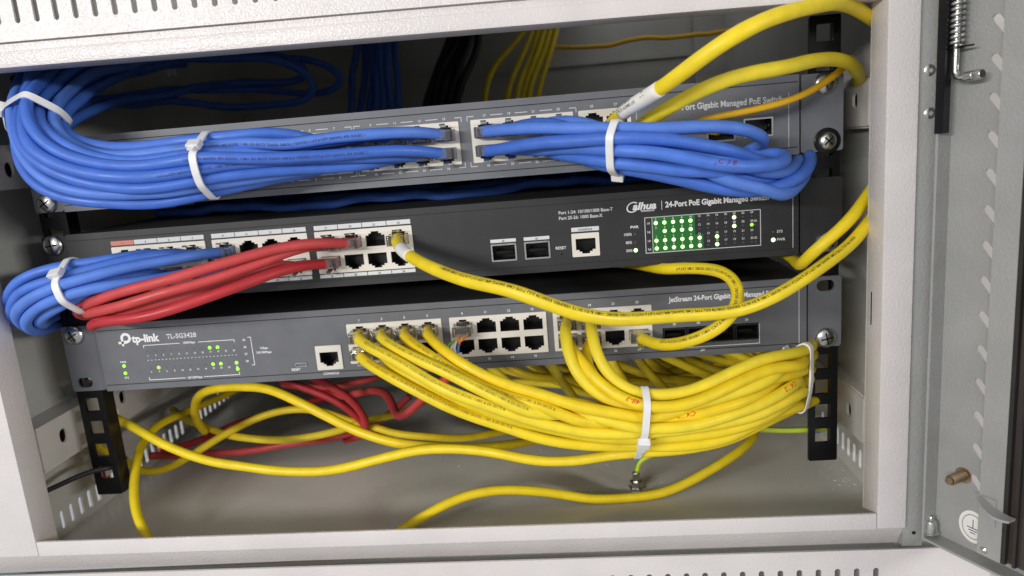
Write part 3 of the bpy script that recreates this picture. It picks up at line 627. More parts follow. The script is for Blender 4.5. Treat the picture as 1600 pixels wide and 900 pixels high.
heads = [   # from the port to the tie (photo pixels, depth), port, description
 (('A0', 3, 'top'), [(455, 205, -26), (425, 204, -32), (380, 209, -36), (320, 219, -36)], 'leftmost port group, upper row, fourth port'),
 (('A1', 3, 'top'), [(670, 204, -19), (625, 206, -24), (550, 215, -34), (475, 222, -40), (400, 229, -43), (322, 232, -44)], 'middle port group, upper row, fourth port'),
 (('A1', 2, 'top'), [(640, 206, -19), (580, 212, -26), (510, 220, -34), (420, 230, -40), (324, 240, -48)], 'middle port group, upper row, third port'),
 (('A1', 3, 'bottom'), [(670, 235, -19), (625, 236, -26), (550, 239, -38), (475, 242, -46), (400, 247, -50), (325, 250, -54)], 'middle port group, lower row, fourth port'),
 (('A1', 2, 'bottom'), [(635, 244, -19), (560, 247, -28), (480, 252, -38), (400, 257, -46), (325, 259, -52)], 'middle port group, lower row, third port'),
 (('A1', 1, 'bottom'), [(605, 252, -19), (550, 258, -26), (475, 264, -36), (400, 269, -44), (328, 272, -50)], 'middle port group, lower row, second port'),
 (('A1', 0, 'bottom'), [(560, 258, -19), (500, 266, -25), (440, 274, -33), (390, 280, -38), (330, 284, -44)], 'middle port group, lower row, first port'),
 (('A0', 3, 'bottom'), [(520, 264, -20), (470, 272, -25), (425, 280, -29), (380, 289, -34), (335, 296, -40)], 'leftmost port group, lower row, fourth port'),
 (('A1', 1, 'top'), [(600, 210, -18), (540, 216, -23), (460, 224, -29), (380, 230, -34), (322, 236, -37)], 'middle port group, upper row, second port'),
 (('A1', 0, 'top'), [(565, 214, -18), (500, 224, -23), (420, 238, -30), (370, 246, -34), (324, 254, -38)], 'middle port group, upper row, first port'),
 (('A0', 2, 'top'), [(470, 218, -18), (430, 232, -22), (380, 252, -28), (330, 272, -34)], 'leftmost port group, upper row, third port'),
 (('A0', 2, 'bottom'), [(490, 258, -18), (440, 268, -22), (380, 278, -28), (332, 286, -34)], 'leftmost port group, lower row, third port'),
]
for i, ((port, hd, ds), tl) in enumerate(zip(heads, tails)):
    pts = hd + sc(tl, (0, 80), k2)[1:]
    cable('blue patch cable from the top switch\'s ' + ds, BL, pts, r=3.2, port=port, bundle='AL', group=G_BL, sdx=-4, print_=('ink_blue', 30, 150) if i in (1, 3, 4) else None)
# ---- blue bundle, top switch, to the right
V_ = [
 (('A2', 0, 'top'), [(765, 204, -20), (790, 203, -25), (840, 202, -36), (880, 202, -44), (952, 202, -54), (1000, 201, -56), (1051, 200, -55), (1102, 200, -52), (1153, 202, -46), (1184, 207, -40), (1203, 217, -31), (1196, 232, -20), (1165, 240, -14)], 'upper row, first port'),
 (('A2', 0, 'bottom'), [(768, 236, -20), (790, 234, -26), (820, 228, -34), (850, 221, -42), (880, 218, -48), (952, 218, -60), (1000, 219, -62), (1051, 221, -60), (1102, 231, -56), (1141, 243, -50), (1179, 254, -42), (1212, 262, -32), (1228, 252, -22), (1210, 243, -16)], 'lower row, first port'),
 (('A2', 1, 'bottom'), [(830, 236, -22), (880, 231, -34), (920, 230, -48), (955, 232, -60), (1000, 234, -64), (1051, 240, -64), (1102, 249, -62), (1141, 258, -60), (1179, 266, -55), (1215, 265, -46), (1236, 254, -35), (1230, 243, -24), (1204, 238, -18), (1166, 239, -16)], 'lower row, second port'),
 (('A2', 2, 'bottom'), [(860, 242, -22), (900, 244, -36), (955, 248, -54), (1000, 255, -58), (1051, 266, -57), (1102, 268, -54), (1140, 276, -48), (1190, 282, -40), (1232, 280, -28), (1246, 262, -14), (1225, 250, 4)], 'lower row, third port'),
 (('A2', 3, 'bottom'), [(900, 248, -24), (925, 253, -34), (957, 260, -46), (1000, 268, -50), (1051, 285, -51), (1102, 288, -50), (1153, 294, -48), (1204, 293, -42), (1243, 283, -32), (1261, 259, -19), (1256, 245, 4)], 'lower row, fourth port'),
 (('A2', 3, 'top'), [(900, 192, -24), (920, 196, -34), (956, 206, -44), (1000, 212, -48), (1060, 225, -50), (1120, 248, -50), (1170, 268, -48), (1215, 282, -38), (1246, 272, -26), (1250, 252, -10)], 'upper row, fourth port'),
 (('A2', 2, 'top'), [(860, 188, -22), (890, 190, -32), (920, 196, -42), (955, 212, -52), (1000, 226, -54), (1060, 252, -54), (1120, 272, -50), (1170, 288, -46), (1222, 298, -38), (1254, 284, -26), (1264, 264, -12), (1258, 248, 6)], 'upper row, third port'),
 (('A2', 1, 'top'), [(815, 193, -20), (850, 190, -30), (890, 196, -40), (955, 222, -48), (1000, 240, -50), (1060, 262, -50), (1110, 272, -46), (1160, 276, -40), (1200, 270, -30), (1215, 256, -18)], 'upper row, second port'),
]
for i, (port, pts, ds) in enumerate(V_):
    cable('blue patch cable from the top switch\'s rightmost eight port group, ' + ds, BL, pts, port=port, bundle='AR', group=G_BR, sdx=4, hand=('JC 3 8', 'ink_plum', 0.62) if i == 2 else None)
# ---- blue bundle of the middle switch, to the left
D_ = [
 (('D0', 2, 'top'), [(265, 392, -20), (230, 396, -26), (167, 402, -36), (115, 413, -42), (62, 426, -44), (20, 440, -42), (8, 462, -36), (22, 484, -22), Vector((-262, -2, 33)), Vector((-258, 40, 36))], 'left port group, upper row, third port'),
 (('D0', 3, 'top'), [(290, 391, -20), (240, 400, -30), (160, 417, -44), (110, 428, -50), (60, 440, -52), (22, 458, -48), (10, 482, -42), (26, 502, -28), Vector((-260, -4, 26)), Vector((-256, 40, 30))], 'left port group, upper row, fourth port'),
 (('D1', 0, 'top'), [(335, 390, -20), (283, 403, -32), (217, 417, -44), (150, 432, -56), (112, 442, -58), (62, 456, -58), (28, 478, -54), (20, 500, -46), (44, 514, -30), Vector((-254, -4, 24)), Vector((-252, 40, 26))], 'middle port group, upper row, first port'),
 (('D1', 0, 'bottom'), [(335, 417, -22), (283, 430, -32), (217, 438, -44), (150, 447, -54), (110, 456, -58), (70, 470, -58), (40, 490, -52), (34, 508, -44), (56, 518, -30), Vector((-250, -4, 22)), Vector((-249, 40, 24))], 'middle port group, lower row, first port'),
 (('D0', 3, 'bottom'), [(300, 428, -20), (240, 440, -30), (165, 453, -44), (110, 466, -50), (74, 482, -50), (54, 498, -44), (66, 512, -32), Vector((-246, -8, 28)), Vector((-247, 40, 30))], 'left port group, lower row, fourth port'),
 (('D0', 1, 'top'), [(230, 398, -18), (180, 406, -24), (110, 422, -36), (60, 446, -40), (30, 472, -36), (30, 496, -26), Vector((-256, 0, 30)), Vector((-254, 40, 34))], 'left port group, upper row, second port'),
 (('D0', 2, 'bottom'), [(262, 424, -18), (210, 432, -26), (150, 440, -38), (105, 452, -44), (60, 470, -44), (44, 490, -38), (56, 508, -26), Vector((-250, -6, 31)), Vector((-252, 40, 33))], 'left port group, lower row, third port'),
 (('D0', 1, 'bottom'), [(222, 428, -16), (180, 430, -22), (120, 436, -32), (64, 448, -36), (24, 466, -34), (16, 486, -28), Vector((-264, -4, 36)), Vector((-262, 40, 38))], 'left port group, lower row, second port'),
]
for port, pts, ds in D_:
    cable('blue patch cable from the middle switch\'s ' + ds, BL, pts, r=3.05, port=port, bundle='D', group='blue cables at the left of the middle switch', sdx=-4)
R_ = [
 (('D2', 1, 'top'), [(520, 377, -22), (467, 384, -34), (400, 398, -46), (333, 413, -54), (267, 432, -58), (217, 449, -58), (167, 468, -56), (130, 483, -48), (126, 489, -34), Vector((-213, -6, 30)), Vector((-205, 60, 30))], 'right port group, upper row, second port'),
 (('D2', 0, 'top'), [(490, 379, -22), (450, 391, -34), (400, 412, -44), (333, 436, -54), (267, 458, -58), (200, 474, -58), (148, 488, -52), (134, 494, -36), Vector((-206, -6, 28)), Vector((-196, 60, 30))], 'right port group, upper row, first port'),
 (('D2', 0, 'bottom'), [(485, 410, -22), (450, 418, -34), (400, 437, -48), (333, 464, -58), (267, 485, -62), (200, 497, -62), (155, 501, -56), (138, 500, -40), Vector((-204, -8, 27)), Vector((-190, 60, 27))], 'right port group, lower row, first port'),
 (('D1', 3, 'bottom'), [(440, 405, -22), (400, 424, -32), (340, 446, -42), (270, 470, -50), (200, 486, -52), (155, 494, -46), (140, 495, -32), Vector((-198, -6, 30)), Vector((-184, 60, 30))], 'middle port group, lower row, fourth port'),
 (('D1', 2, 'bottom'), [(405, 412, -20), (360, 432, -30), (290, 452, -40), (225, 470, -46), (170, 484, -48), (150, 490, -40), (146, 494, -28), Vector((-194, -6, 29)), Vector((-180, 60, 29))], 'middle port group, lower row, third port'),
]
for port, pts, ds in R_:
    cable('red patch cable from the middle switch\'s ' + ds, RD_, pts, r=2.95, port=port, bundle='D', group='red cables at the left of the middle switch', sdx=-3)
# ---- yellow cables
cable('long yellow cable drooping from the middle switch across the bottom switch', Y, [(627, 394, -32), (667, 415, -56), (733, 437, -84), (800, 459, -100), (867, 480, -104), (933, 495, -98), (1000, 499, -90), (1067, 497, -82), (1133, 487, -74), (1200, 470, -66), (1250, 443, -58), (1290, 416, -50), (1333, 378, -38), (1362, 340, -22), (1400, 280, 0)], port=('D2', 3, 'top'), bundle='Y1', stub=False, print_=('ink', 25, 330), sleeve=(28, 46), txt='E330178 (UL) TYPE CMR 24AWG 4PR UTP CAT.6 PATCH CORD ISO/IEC 11801 & EN 50173 VERIFIED ')
cable('yellow cable looping from the bottom switch into the gap above it', Y, [(1035, 541, -40), (1083, 532, -54), (1133, 510, -58), (1163, 487, -56), (1171, 463, -52), (1160, 442, -46), (1133, 424, -38), (1098, 416, -24), (1060, 414, -6), Vector((120, 40, 29)), Vector((90, 90, 29))], port=('T2', 3, 'bottom'), bundle='Y1', sdx=3, print_=('ink', 40, 170), txt='CAT.6 PATCH CORD ISO/IEC 11801 ')
cable('yellow cable climbing past the right end of the middle switch', Y, [Vector((212, 70, 33)), Vector((215, 30, 33)), Vector((217, 6, 32)), (1254, 420, -20), (1263, 406, -32), (1283, 384, -34), (1318, 348, -32), (1357, 305, -20), (1400, 250, 0)], bundle='Y1')
cable('thick yellow cable with white label sleeve at the top right', Y, [Vector((111, 0, 118)), (953, 196, -26), (975, 178, -44), (1000, 156, -58), (1050, 122, -80), (1100, 88, -94), (1150, 56, -98), (1200, 28, -90), (1250, 11, -74), (1293, 6, -56), (1333, 11, -38), (1364, 24, -24), (1400, 60, 0)], r=3.6, bundle='Y2', sleeve=(45, 78), sleevetext=True)
cable('yellow cable arching right from behind the blue bundle over the top switch', Y, [Vector((126, 0, 112)), (980, 204, -20), (1010, 190, -34), (1067, 157, -56), (1133, 126, -66), (1200, 107, -60), (1250, 97, -48), (1300, 92, -30), (1332, 99, -14), (1343, 114, 0), (1340, 128, 24)], r=3.6, bundle='Y2')
cable('thin amber cable crossing the right end of the top switch', OR, [Vector((173, 4, 109)), (1060, 196, -12), (1087, 190, -20), (1133, 180, -24), (1200, 165, -24), (1267, 144, -20), (1300, 127, -14), (1318, 108, -4), (1330, 90, 20)], r=1.9, bundle='Y2')
# ---- yellow bundle of the bottom switch
T_ = [
 (('T0', 0, 'bottom'), [(575, 568, -27), (600, 581, -34), (653, 612, -44), (707, 637, -48), (760, 657, -48), (813, 674, -46), (867, 688, -44), (930, 697, -42), (1008, 700, -42), (1068, 697, -41), (1130, 683, -38), (1180, 663, -32), (1258, 627, -12), (1290, 606, 16)], 'left port group, lower row, first port', 1),
 (('T0', 0, 'top'), [(576, 543, -28), (600, 556, -38), (640, 577, -48), (680, 597, -55), (720, 617, -58), (760, 632, -58), (813, 648, -57), (867, 661, -55), (930, 671, -52), (1012, 676, -51), (1083, 670, -48), (1161, 654, -42), (1223, 624, -32), (1260, 600, -14), (1290, 586, 16)], 'left port group, upper row, first port', 1),
 (('T0', 1, 'bottom'), [(600, 567, -26), (627, 584, -34), (667, 605, -42), (707, 624, -47), (760, 644, -48), (813, 660, -47), (867, 673, -46), (930, 683, -45), (1012, 689, -44), (1083, 686, -42), (1146, 669, -38), (1208, 643, -30), (1260, 615, -12), (1290, 596, 16)], 'left port group, lower row, second port', 1),
 (('T0', 1, 'top'), [(601, 533, -28), (627, 548, -36), (667, 569, -46), (707, 588, -52), (747, 608, -56), (787, 624, -57), (850, 642, -56), (920, 657, -54), (1012, 666, -53), (1083, 658, -50), (1161, 639, -43), (1223, 612, -32), (1260, 586, -12), (1290, 572, 16)], 'left port group, upper row, second port', 1),
 (('T0', 2, 'top'), [(638, 532, -28), (660, 548, -36), (690, 571, -45), (730, 594, -50), (770, 613, -53), (810, 628, -54), (860, 641, -54), (930, 653, -53), (1012, 658, -52), (1083, 646, -49), (1146, 628, -43), (1208, 604, -33), (1258, 578, -14), (1290, 565, 16)], 'left port group, upper row, third port', 1),
 (('T0', 3, 'top'), [(675, 532, -28), (693, 549, -36), (733, 579, -46), (773, 603, -52), (813, 620, -55), (867, 636, -56), (920, 647, -55), (1012, 650, -54), (1083, 639, -50), (1146, 620, -44), (1208, 596, -33), (1258, 570, -14), (1290, 558, 16)], 'left port group, upper row, fourth port', 0),
 (('T0', 2, 'bottom'), [(660, 562, -26), (700, 580, -32), (760, 594, -38), (810, 608, -42), (860, 624, -45), (930, 642, -47), (1012, 654, -48), (1083, 650, -45), (1146, 634, -40), (1208, 612, -32), (1258, 590, -12), (1290, 575, 16)], 'left port group, lower row, third port', 0),
 (('T2', 0, 'top'), [(880, 505, -26), (882, 520, -32), (884, 540, -38), (893, 572, -44), (905, 598, -47), (930, 622, -50), (970, 640, -54), (1012, 644, -56), (1083, 634, -52), (1146, 614, -45), (1200, 590, -34), (1256, 563, -14), (1290, 552, 16)], 'right port group, upper row, first port', 0),
 (('T2', 0, 'bottom'), [(886, 530, -26), (896, 550, -36), (912, 578, -46), (936, 607, -53), (968, 631, -57), (1012, 637, -58), (1068, 631, -56), (1130, 612, -50), (1192, 585, -40), (1256, 558, -16), (1290, 548, 16)], 'right port group, lower row, first port', 0),
 (('T2', 1, 'top'), [(923, 505, -26), (924, 522, -34), (928, 545, -41), (942, 580, -47), (968, 610, -51), (1006, 624, -54), (1068, 618, -53), (1130, 597, -48), (1192, 571, -38), (1250, 552, -18), (1290, 545, 14)], 'right port group, upper row, second port', 0),
 (('T2', 1, 'bottom'), [(916, 538, -24), (908, 556, -30), (912, 580, -36), (935, 606, -42), (975, 624, -46), (1012, 631, -48), (1068, 626, -47), (1130, 606, -42), (1192, 580, -32), (1250, 560, -12), (1290, 550, 18)], 'right port group, lower row, second port', 0),
]
for row in T_:
    l = row[1]; vl = l[-2][1]; del l[-2:]
    l += [(1238, vl + 9, -24), (1256, vl + 2, -10), (1262, vl - 5, 12), (1252, vl - 14, 60)]
hands = {8: ('48-3', .30), 4: ('C4/12', .56), 3: ('C4/12', .74), 9: ('1-59', .86), 2: ('C4/12', .52)}
for i, (port, pts, ds, pr_) in enumerate(T_):
    cable('yellow patch cable from the bottom switch\'s ' + ds, Y, pts, r=3.25, port=port, bundle='T', group='yellow cables tied in a bundle below the bottom switch', sdx=2 if i < 7 else 0, sdz=-1.0,
          print_=('ink_soft', 28, 150) if pr_ else None, hand=(hands[i][0], 'ink_red', hands[i][1]) if i in hands else None, txt='PATCH CORD ISO/IEC 11801 & EN 50173 & TIA/EIA 568-B.2 CAT.6 ')
# ---- loose cables under the bottom switch
F = lambda lab, m, pts, r=3.0, **k: cable(lab, m, pts, r=r, bundle='F', **k)
F('yellow cable sagging from the left rail towards the tied bundle', Y, [(150, 636, 60), (182, 655, 24), (234, 683, 10), (296, 710, 2), (359, 727, -6), (421, 738, -10), (484, 738, -14), (546, 726, -18), (609, 713, -20), (640, 708, -20), (700, 702, -22), (767, 703, -24), (800, 710, -26), (850, 721, -28), (900, 723, -30), (950, 715, -32), (1005, 708, -38), (1068, 700, -36), (1130, 688, -32), (1200, 662, -24), (1262, 632, -6), (1292, 616, 20)])
F('yellow cable arching in a loop below the indicator lights', Y, [(320, 675, 90), (301, 648, 70), (309, 622, 50), (334, 607, 36), (374, 601, 24), (415, 605, 16), (468, 629, 8), (515, 654, 2), (562, 675, -4), (609, 691, -6), (655, 700, -8), (720, 700, 4), (800, 694, 30), (880, 680, 70)], r=3.1)
F('yellow cable standing up from the cabinet floor at the lower left', Y, [(238, 852, -22), (224, 830, -16), (209, 800, -6), (204, 763, 4), (209, 722, 18), (224, 691, 36), (242, 666, 56), (281, 645, 84), (330, 628, 120), (390, 600, 150), (440, 570, 170)])
F('yellow cable lying low behind, curving right to the back', Y, [(270, 640, 130), (284, 652, 110), (315, 668, 96), (359, 682, 84), (421, 687, 76), (484, 682, 76), (546, 671, 84), (600, 655, 100), (660, 630, 150)], r=2.9)
F('yellow cable crossing in a low S curve above the floor slots', Y, [(170, 690, 100), (184, 706, 84), (199, 728, 70), (224, 740, 62), (249, 738, 62), (281, 721, 66), (324, 697, 74), (374, 666, 84), (421, 644, 90), (468, 637, 92), (515, 647, 90), (562, 662, 90), (610, 678, 86), (660, 682, 84), (720, 684, 90), (790, 676, 110), (850, 660, 150)], r=2.9)
F('yellow cable rising from behind the front lip to the right', Y, [(612, 846, -20), (632, 825, -14), (667, 803, -8), (717, 778, -2), (767, 766, 4), (800, 762, 8), (850, 767, 12), (900, 779, 14), (967, 787, 14), (1017, 780, 14), (1067, 760, 18), (1117, 731, 26), (1167, 699, 36), (1184, 676, 50), (1170, 655, 80), (1120, 640, 130)], r=3.1)
F('red cable lying along the back behind the yellow ones', RD_, [(235, 712, 92), (262, 712, 92), (296, 714, 90), (359, 705, 88), (421, 699, 88), (484, 691, 92), (546, 679, 98), (600, 655, 110), (640, 620, 130)], r=2.9)
F('red cable running back beside the left wall slots', RD_, [(250, 704, 130), (290, 696, 128), (330, 684, 130), (365, 662, 140), (421, 645, 150), (490, 628, 170), (560, 612, 200)], r=2.9)
F('bent red cable with a sharp kink under the bottom switch', RD_, [(700, 590, 30), (672, 612, 40), (650, 634, 44), (632, 652, 46), (616, 660, 48), (609, 655, 52), (612, 640, 58), (616, 622, 66), (606, 612, 76), (580, 612, 90), (540, 618, 110), (490, 612, 140)], r=3.1)
F('dark red cable slanting down behind the kinked one', RD_, [(430, 590, 90), (470, 604, 86), (510, 620, 84), (545, 640, 84), (568, 658, 86), (580, 672, 92), (600, 682, 110)], r=2.9)
F('dark red cable sloping across just under the bottom switch', RD_, [(440, 600, 130), (480, 606, 130), (520, 606, 130), (560, 598, 130), (600, 585, 140)], r=2.9)
F('red cable descending steeply from under the bottom switch', RD_, [(480, 586, 70), (520, 604, 70), (556, 626, 74), (574, 650, 80), (572, 672, 92), (540, 688, 110)], r=2.9)
# jumble behind the yellow bundle
J = [[(745, 560, 110), (790, 580, 110), (830, 592, 112), (880, 590, 116), (930, 572, 120), (985, 556, 130)],
     [(760, 568, 60), (785, 590, 60), (815, 615, 60), (850, 635, 64)],
     [(850, 556, 40), (870, 585, 34), (890, 612, 30), (905, 634, 26)],
     [(820, 560, 90), (850, 580, 90), (880, 604, 92), (900, 615, 96), (940, 618, 104)],
     [(950, 552, 30), (958, 572, 26), (970, 592, 24), (985, 610, 26)],
     [(990, 550, 60), (1000, 570, 56), (1018, 592, 54), (1042, 610, 54)],
     [(1000, 552, 90), (1025, 574, 86), (1060, 596, 84), (1100, 610, 86)],
     [(1020, 548, 50), (1060, 566, 46), (1100, 586, 44), (1140, 600, 46)],
     [(1080, 548, 110), (1110, 560, 108), (1150, 570, 106), (1200, 574, 108)],
     [(1130, 545, 60), (1165, 560, 56), (1190, 574, 54), (1230, 580, 56)],
     [(1060, 590, 120), (1100, 578, 116), (1150, 560, 114), (1200, 550, 116)],
     [(930, 590, 140), (990, 592, 136), (1050, 580, 134), (1110, 556, 136)],
     [(1180, 548, 80), (1188, 566, 76), (1205, 584, 76), (1230, 596, 80)],
     [(760, 600, 150), (820, 596, 150), (880, 600, 150), (950, 606, 150)]]
jd = ['first to the left of', 'second to the left of', 'beside', 'crossing behind', 'hanging behind']
jl = ['yellow cable arching behind the bundle left of the upright pair', 'short yellow cable slanting down left of the upright pair', 'yellow cable dropping just left of the upright pair', 'yellow cable dipping behind the upright pair of cables', 'yellow cable dropping just right of the upright pair',
      'yellow cable slanting down below the empty lower port', 'long slanting yellow cable below the looped cable plug', 'yellow cable slanting from the looped plug toward the rail', 'dim yellow cable nearly level under the fibre ports', 'yellow cable slanting down under the fibre ports', 'dim yellow cable rising to the right under the fibre ports', 'dim yellow cable arching far behind the bundle', 'short yellow cable hanging near the right rail', 'dim level yellow cable far behind the bundle']
for i in range(12):
    u = 770 + i * 38; dy = 70 + 11 * ((i * 5) % 12)
    J.append([(u - 30, 548 + random.uniform(-4, 6), dy + 30), (u + random.uniform(5, 25), 562 + random.uniform(0, 12), dy), (u + random.uniform(40, 70), 582 + random.uniform(0, 12), dy - 8), (u + 100 + random.uniform(0, 40), 596 + random.uniform(-6, 10), dy), (u + 170, 600 + random.uniform(-14, 8), dy + 20)])
    jl.append('dim yellow cable deep in the jumble under the bottom switch, %s from the left' % ['first', 'second', 'third', 'fourth', 'fifth', 'sixth', 'seventh', 'eighth', 'ninth', 'tenth', 'eleventh', 'last'][i])
for l, pts in zip(jl, J): cable(l, Y, pts, r=3.0, bundle='J', group='yellow cables jumbled behind the bundle')
# upper back of the cabinet
for i, (pts, l) in enumerate([
    ([(205, 100, 150), (300, 92, 190), (400, 90, 200), (450, 100, 205), (490, 118, 210), (502, 136, 214), (485, 154, 214), (440, 165, 212), (380, 168, 206), (300, 160, 190), (220, 160, 120), (140, 165, 50), (70, 200, -10)], 'blue loop of slack cable hanging in the dark upper left, outermost'),
    ([(300, 82, 230), (400, 88, 230), (470, 92, 236), (520, 108, 240), (545, 126, 244), (520, 142, 244), (460, 146, 240), (380, 138, 230), (300, 140, 180), (200, 150, 100), (110, 175, 20), (70, 200, -8)], 'blue loop of slack cable farthest right in the dark upper left'),
    ([(250, 90, 190), (340, 82, 220), (430, 84, 230), (480, 100, 236), (490, 120, 240), (450, 132, 240), (380, 128, 230), (300, 140, 160), (190, 160, 70), (100, 190, 0), (60, 220, -10)], 'blue loop of slack cable innermost in the dark upper left')]):
    cable(l, BL, pts, r=3.2, bundle='UB', group='slack blue loops in the upper left')
for i in range(7):
    cable('blue cable in the dark hank hanging behind the top switch, %s strand' % ['leftmost', 'second', 'third', 'middle', 'fifth', 'sixth', 'rightmost'][i], BL, [(556 + i * 11, 40, 330), (558 + i * 10.5 + random.uniform(-7, 7), 80, 320 + random.uniform(-8, 8)), (556 + i * 11 + random.uniform(-9, 9), 120, 310 + random.uniform(-8, 8)), (552 + i * 12 + random.uniform(-6, 6), 150, 300), (548 + i * 13, 190, 290)], r=3.4, bundle='HB', group='hanging dark blue hank')
for i in range(5):
    cable('black power lead in the dark hank left of the yellow hank, %s strand' % ['leftmost', 'second', 'middle', 'fourth', 'rightmost'][i], M['black'], [(712 + i * 9, 40, 330), (704 + i * 9 + random.uniform(-7, 7), 75, 320 + random.uniform(-8, 8)), (688 + i * 9.5 + random.uniform(-8, 8), 110, 310 + random.uniform(-8, 8)), (672 + i * 10 + random.uniform(-5, 5), 145, 300), (662 + i * 11, 190, 290)], r=3.9, bundle='HK', group='hanging black power leads')
for i in range(6):
    a = [(838, 30), (846, 30), (854, 30), (862, 32), (872, 34), (830, 30)][i]; c = [(790, 170), (806, 170), (818, 172), (822, 170), (838, 168), (756, 172)][i]
    mid = (0.5 * (a[0] + c[0]) + [-2, 4, -4, 6, 2, -14][i], 95)
    cable('yellow cable in the hank hanging at the upper back, %s strand' % ['second', 'third', 'fourth', 'fifth', 'rightmost', 'leftmost'][i], Y, [(a[0], a[1], 350), (0.6 * a[0] + 0.4 * mid[0], 62, 340), (mid[0], mid[1], 330), (c[0] + 4, 135, 320), (c[0], c[1], 310)], r=3.0, bundle='HY', group='hanging yellow hank')
cable('thin amber cable strung level along the cabinet back', OR, [(838, 60, 345), (866, 73, 340), (930, 71, 338), (1000, 63, 336), (1100, 52, 330), (1180, 49, 325), (1265, 56, 320), (1330, 64, 315)], r=2.3)
cable('thin amber cable hanging upright beside the right rail', OR, [(1238, 10, 300), (1233, 40, 298), (1231, 80, 294), (1232, 130, 290), (1236, 180, 285)], r=2.3)
for i in range(6):
    y = 60 + 30 * i
    cable('dark blue cable lying on the middle switch, %s from the front' % ['first', 'second', 'third', 'fourth', 'fifth', 'last'][i], BL, [Vector((-216, y + 30, 83.2)), Vector((-150 + 20 * i, y + 10, 83.2)), Vector((-60, y - 8 + 3 * i, 83.4)), Vector((20, y, 83.3)), Vector((90 + 8 * i, y + 14, 83.3)), Vector((170, y + 30 - 6 * i, 83.3)), Vector((212, y + 60, 83.3))], r=3.1, group='dark blue cables lying on the middle switch')
# black wire at the lower left, earth wire
cable('thin red wire seen through the lowest hole of the left rail', RD_, [(140, 690, 50), (152, 715, 36), (160, 735, 30), (165, 752, 30), (170, 745, 50)], r=1.0)
cable('yellow cable showing through a middle hole of the left rail', Y, [(130, 660, 60), (146, 678, 34), (156, 694, 30), (172, 704, 36), (190, 716, 60)], r=2.6)
cable('black wire crossing the foot of the left rail', M['black'], [(60, 772, -22), (77, 765, -18), (117, 747, -10), (150, 735, -4), (172, 729, 0), (186, 724, 14), (195, 716, 40)], r=1.7)
cable('green and yellow earth wire running left from the right rail to the floor bolt', M['lime'], [(1290, 670, 20), (1261, 671, 12), (1192, 672, 12), (1150, 674, 16), (1105, 682, 24), (1060, 694, 32), (1020, 708, 36), (1000, 722, 37), (994, 742, 37), (992, 762, 35)], r=1.9, stripe='green')

# ---- let the cables of each bundle push one another apart
def relax(cs, it=26):
    P = [c['P'].copy() for c in cs]; ids = np.concatenate([np.full(len(p), i) for i, p in enumerate(P)]); X = np.concatenate(P); X0 = X.copy()
    Rr = np.concatenate([np.full(len(p), c['r']) for p, c in zip(P, cs)]); W = np.concatenate([np.r_[np.zeros(min(c['pin'], len(p))), np.ones(max(0, len(p) - c['pin']))] for p, c in zip(P, cs)])
    starts = np.cumsum([0] + [len(p) for p in P])
    for k in range(it):
        D = X[:, None, :] - X[None, :, :]; d = np.sqrt((D ** 2).sum(2)) + 1e-6
        lim = (Rr[:, None] + Rr[None, :]) * 0.98; m = (d < lim) & (ids[:, None] != ids[None, :])
        push = np.where(m, (lim - d) / d, 0)[:, :, None] * D
        cnt = np.maximum(m.sum(1), 1)[:, None]; X = X + W[:, None] * push.sum(1) / cnt * 0.42
        # keep clear of the switch faces
        for zc in (ZA, ZD, ZP):
            ins = (np.abs(X[:, 2] - zc) < 22 + Rr) & (np.abs(X[:, 0]) < 240) & (X[:, 1] > -3.5 - Rr) & (X[:, 1] < 14) & (W > 0) & (np.abs(X0[:, 2] - zc) < 25)
            X[ins, 1] = np.minimum(X[ins, 1], -3.5 - Rr[ins])
        low = X[:, 2] < FZ + Rr; X[low & (X[:, 1] > -28), 2] = (FZ + Rr)[low & (X[:, 1] > -28)]
        for i in range(len(P)):
            s = slice(starts[i], starts[i + 1]); Q = X[s]; q = Q.copy(); q[1:-1] = 0.6 * Q[1:-1] + 0.2 * (Q[:-2] + Q[2:])
            X[s] = Q + (q - Q) * W[s][:, None]
    for i in range(len(P)):
        s = slice(starts[i], starts[i + 1]); Q = X[s].copy(); w_ = W[s][:, None]
        for _ in range(14): q = Q.copy(); q[1:-1] = 0.5 * Q[1:-1] + 0.25 * (Q[:-2] + Q[2:]); Q = Q + (q - Q) * w_
        X[s] = Q
    for i, c in enumerate(cs): c['P'] = X[starts[i]:starts[i + 1]]
bund = {}
for c in CABLES:
    if c['bundle']: bund.setdefault(c['bundle'], []).append(c)
for k_, cs in bund.items(): relax(cs)

def frames(P):
    T = np.gradient(P, axis=0); T /= np.linalg.norm(T, axis=1)[:, None]
    cdir = np.array(CAM_LOC)[None, :] - P; cdir = cdir * 0 + np.array([0.0, -0.93, 0.36]); N = cdir - T * (cdir * T).sum(1)[:, None]
    ln = np.linalg.norm(N, axis=1)[:, None]; N = N / np.maximum(ln, 1e-3); return T, N, np.cross(N, T)
def wrap(name, s, size, P, r, s0, m, parent, ang=0.0, shear=0, sx=1.0, bold=0, flip=False):
    me0 = text_mesh(s, size, 0, bold, shear); me = me0.copy(); d = np.r_[0, np.cumsum(np.linalg.norm(np.diff(P, axis=0), axis=1))]
    T, N, Bn = frames(P); n = len(me.vertices); co = np.empty(n * 3); me.vertices.foreach_get('co', co); co = co.reshape(-1, 3) / S
    run = s0 + co[:, 0] * sx if not flip else s0 - co[:, 0] * sx
    a = ang + (co[:, 1] - size * 0.35) / r * (1 if not flip else -1)
    ip = lambda A: np.stack([np.interp(run, d, A[:, k]) for k in range(3)], 1)
    c_, n_, b_ = ip(P), ip(N), ip(Bn); rr = r + 0.07
    q = c_ + rr * (np.cos(a)[:, None] * n_ + np.sin(a)[:, None] * b_)
    keep_off = np.array(off(parent)); me.vertices.foreach_set('co', ((q - keep_off) * S).ravel()); me.update()
    return link(name, me, m, parent)
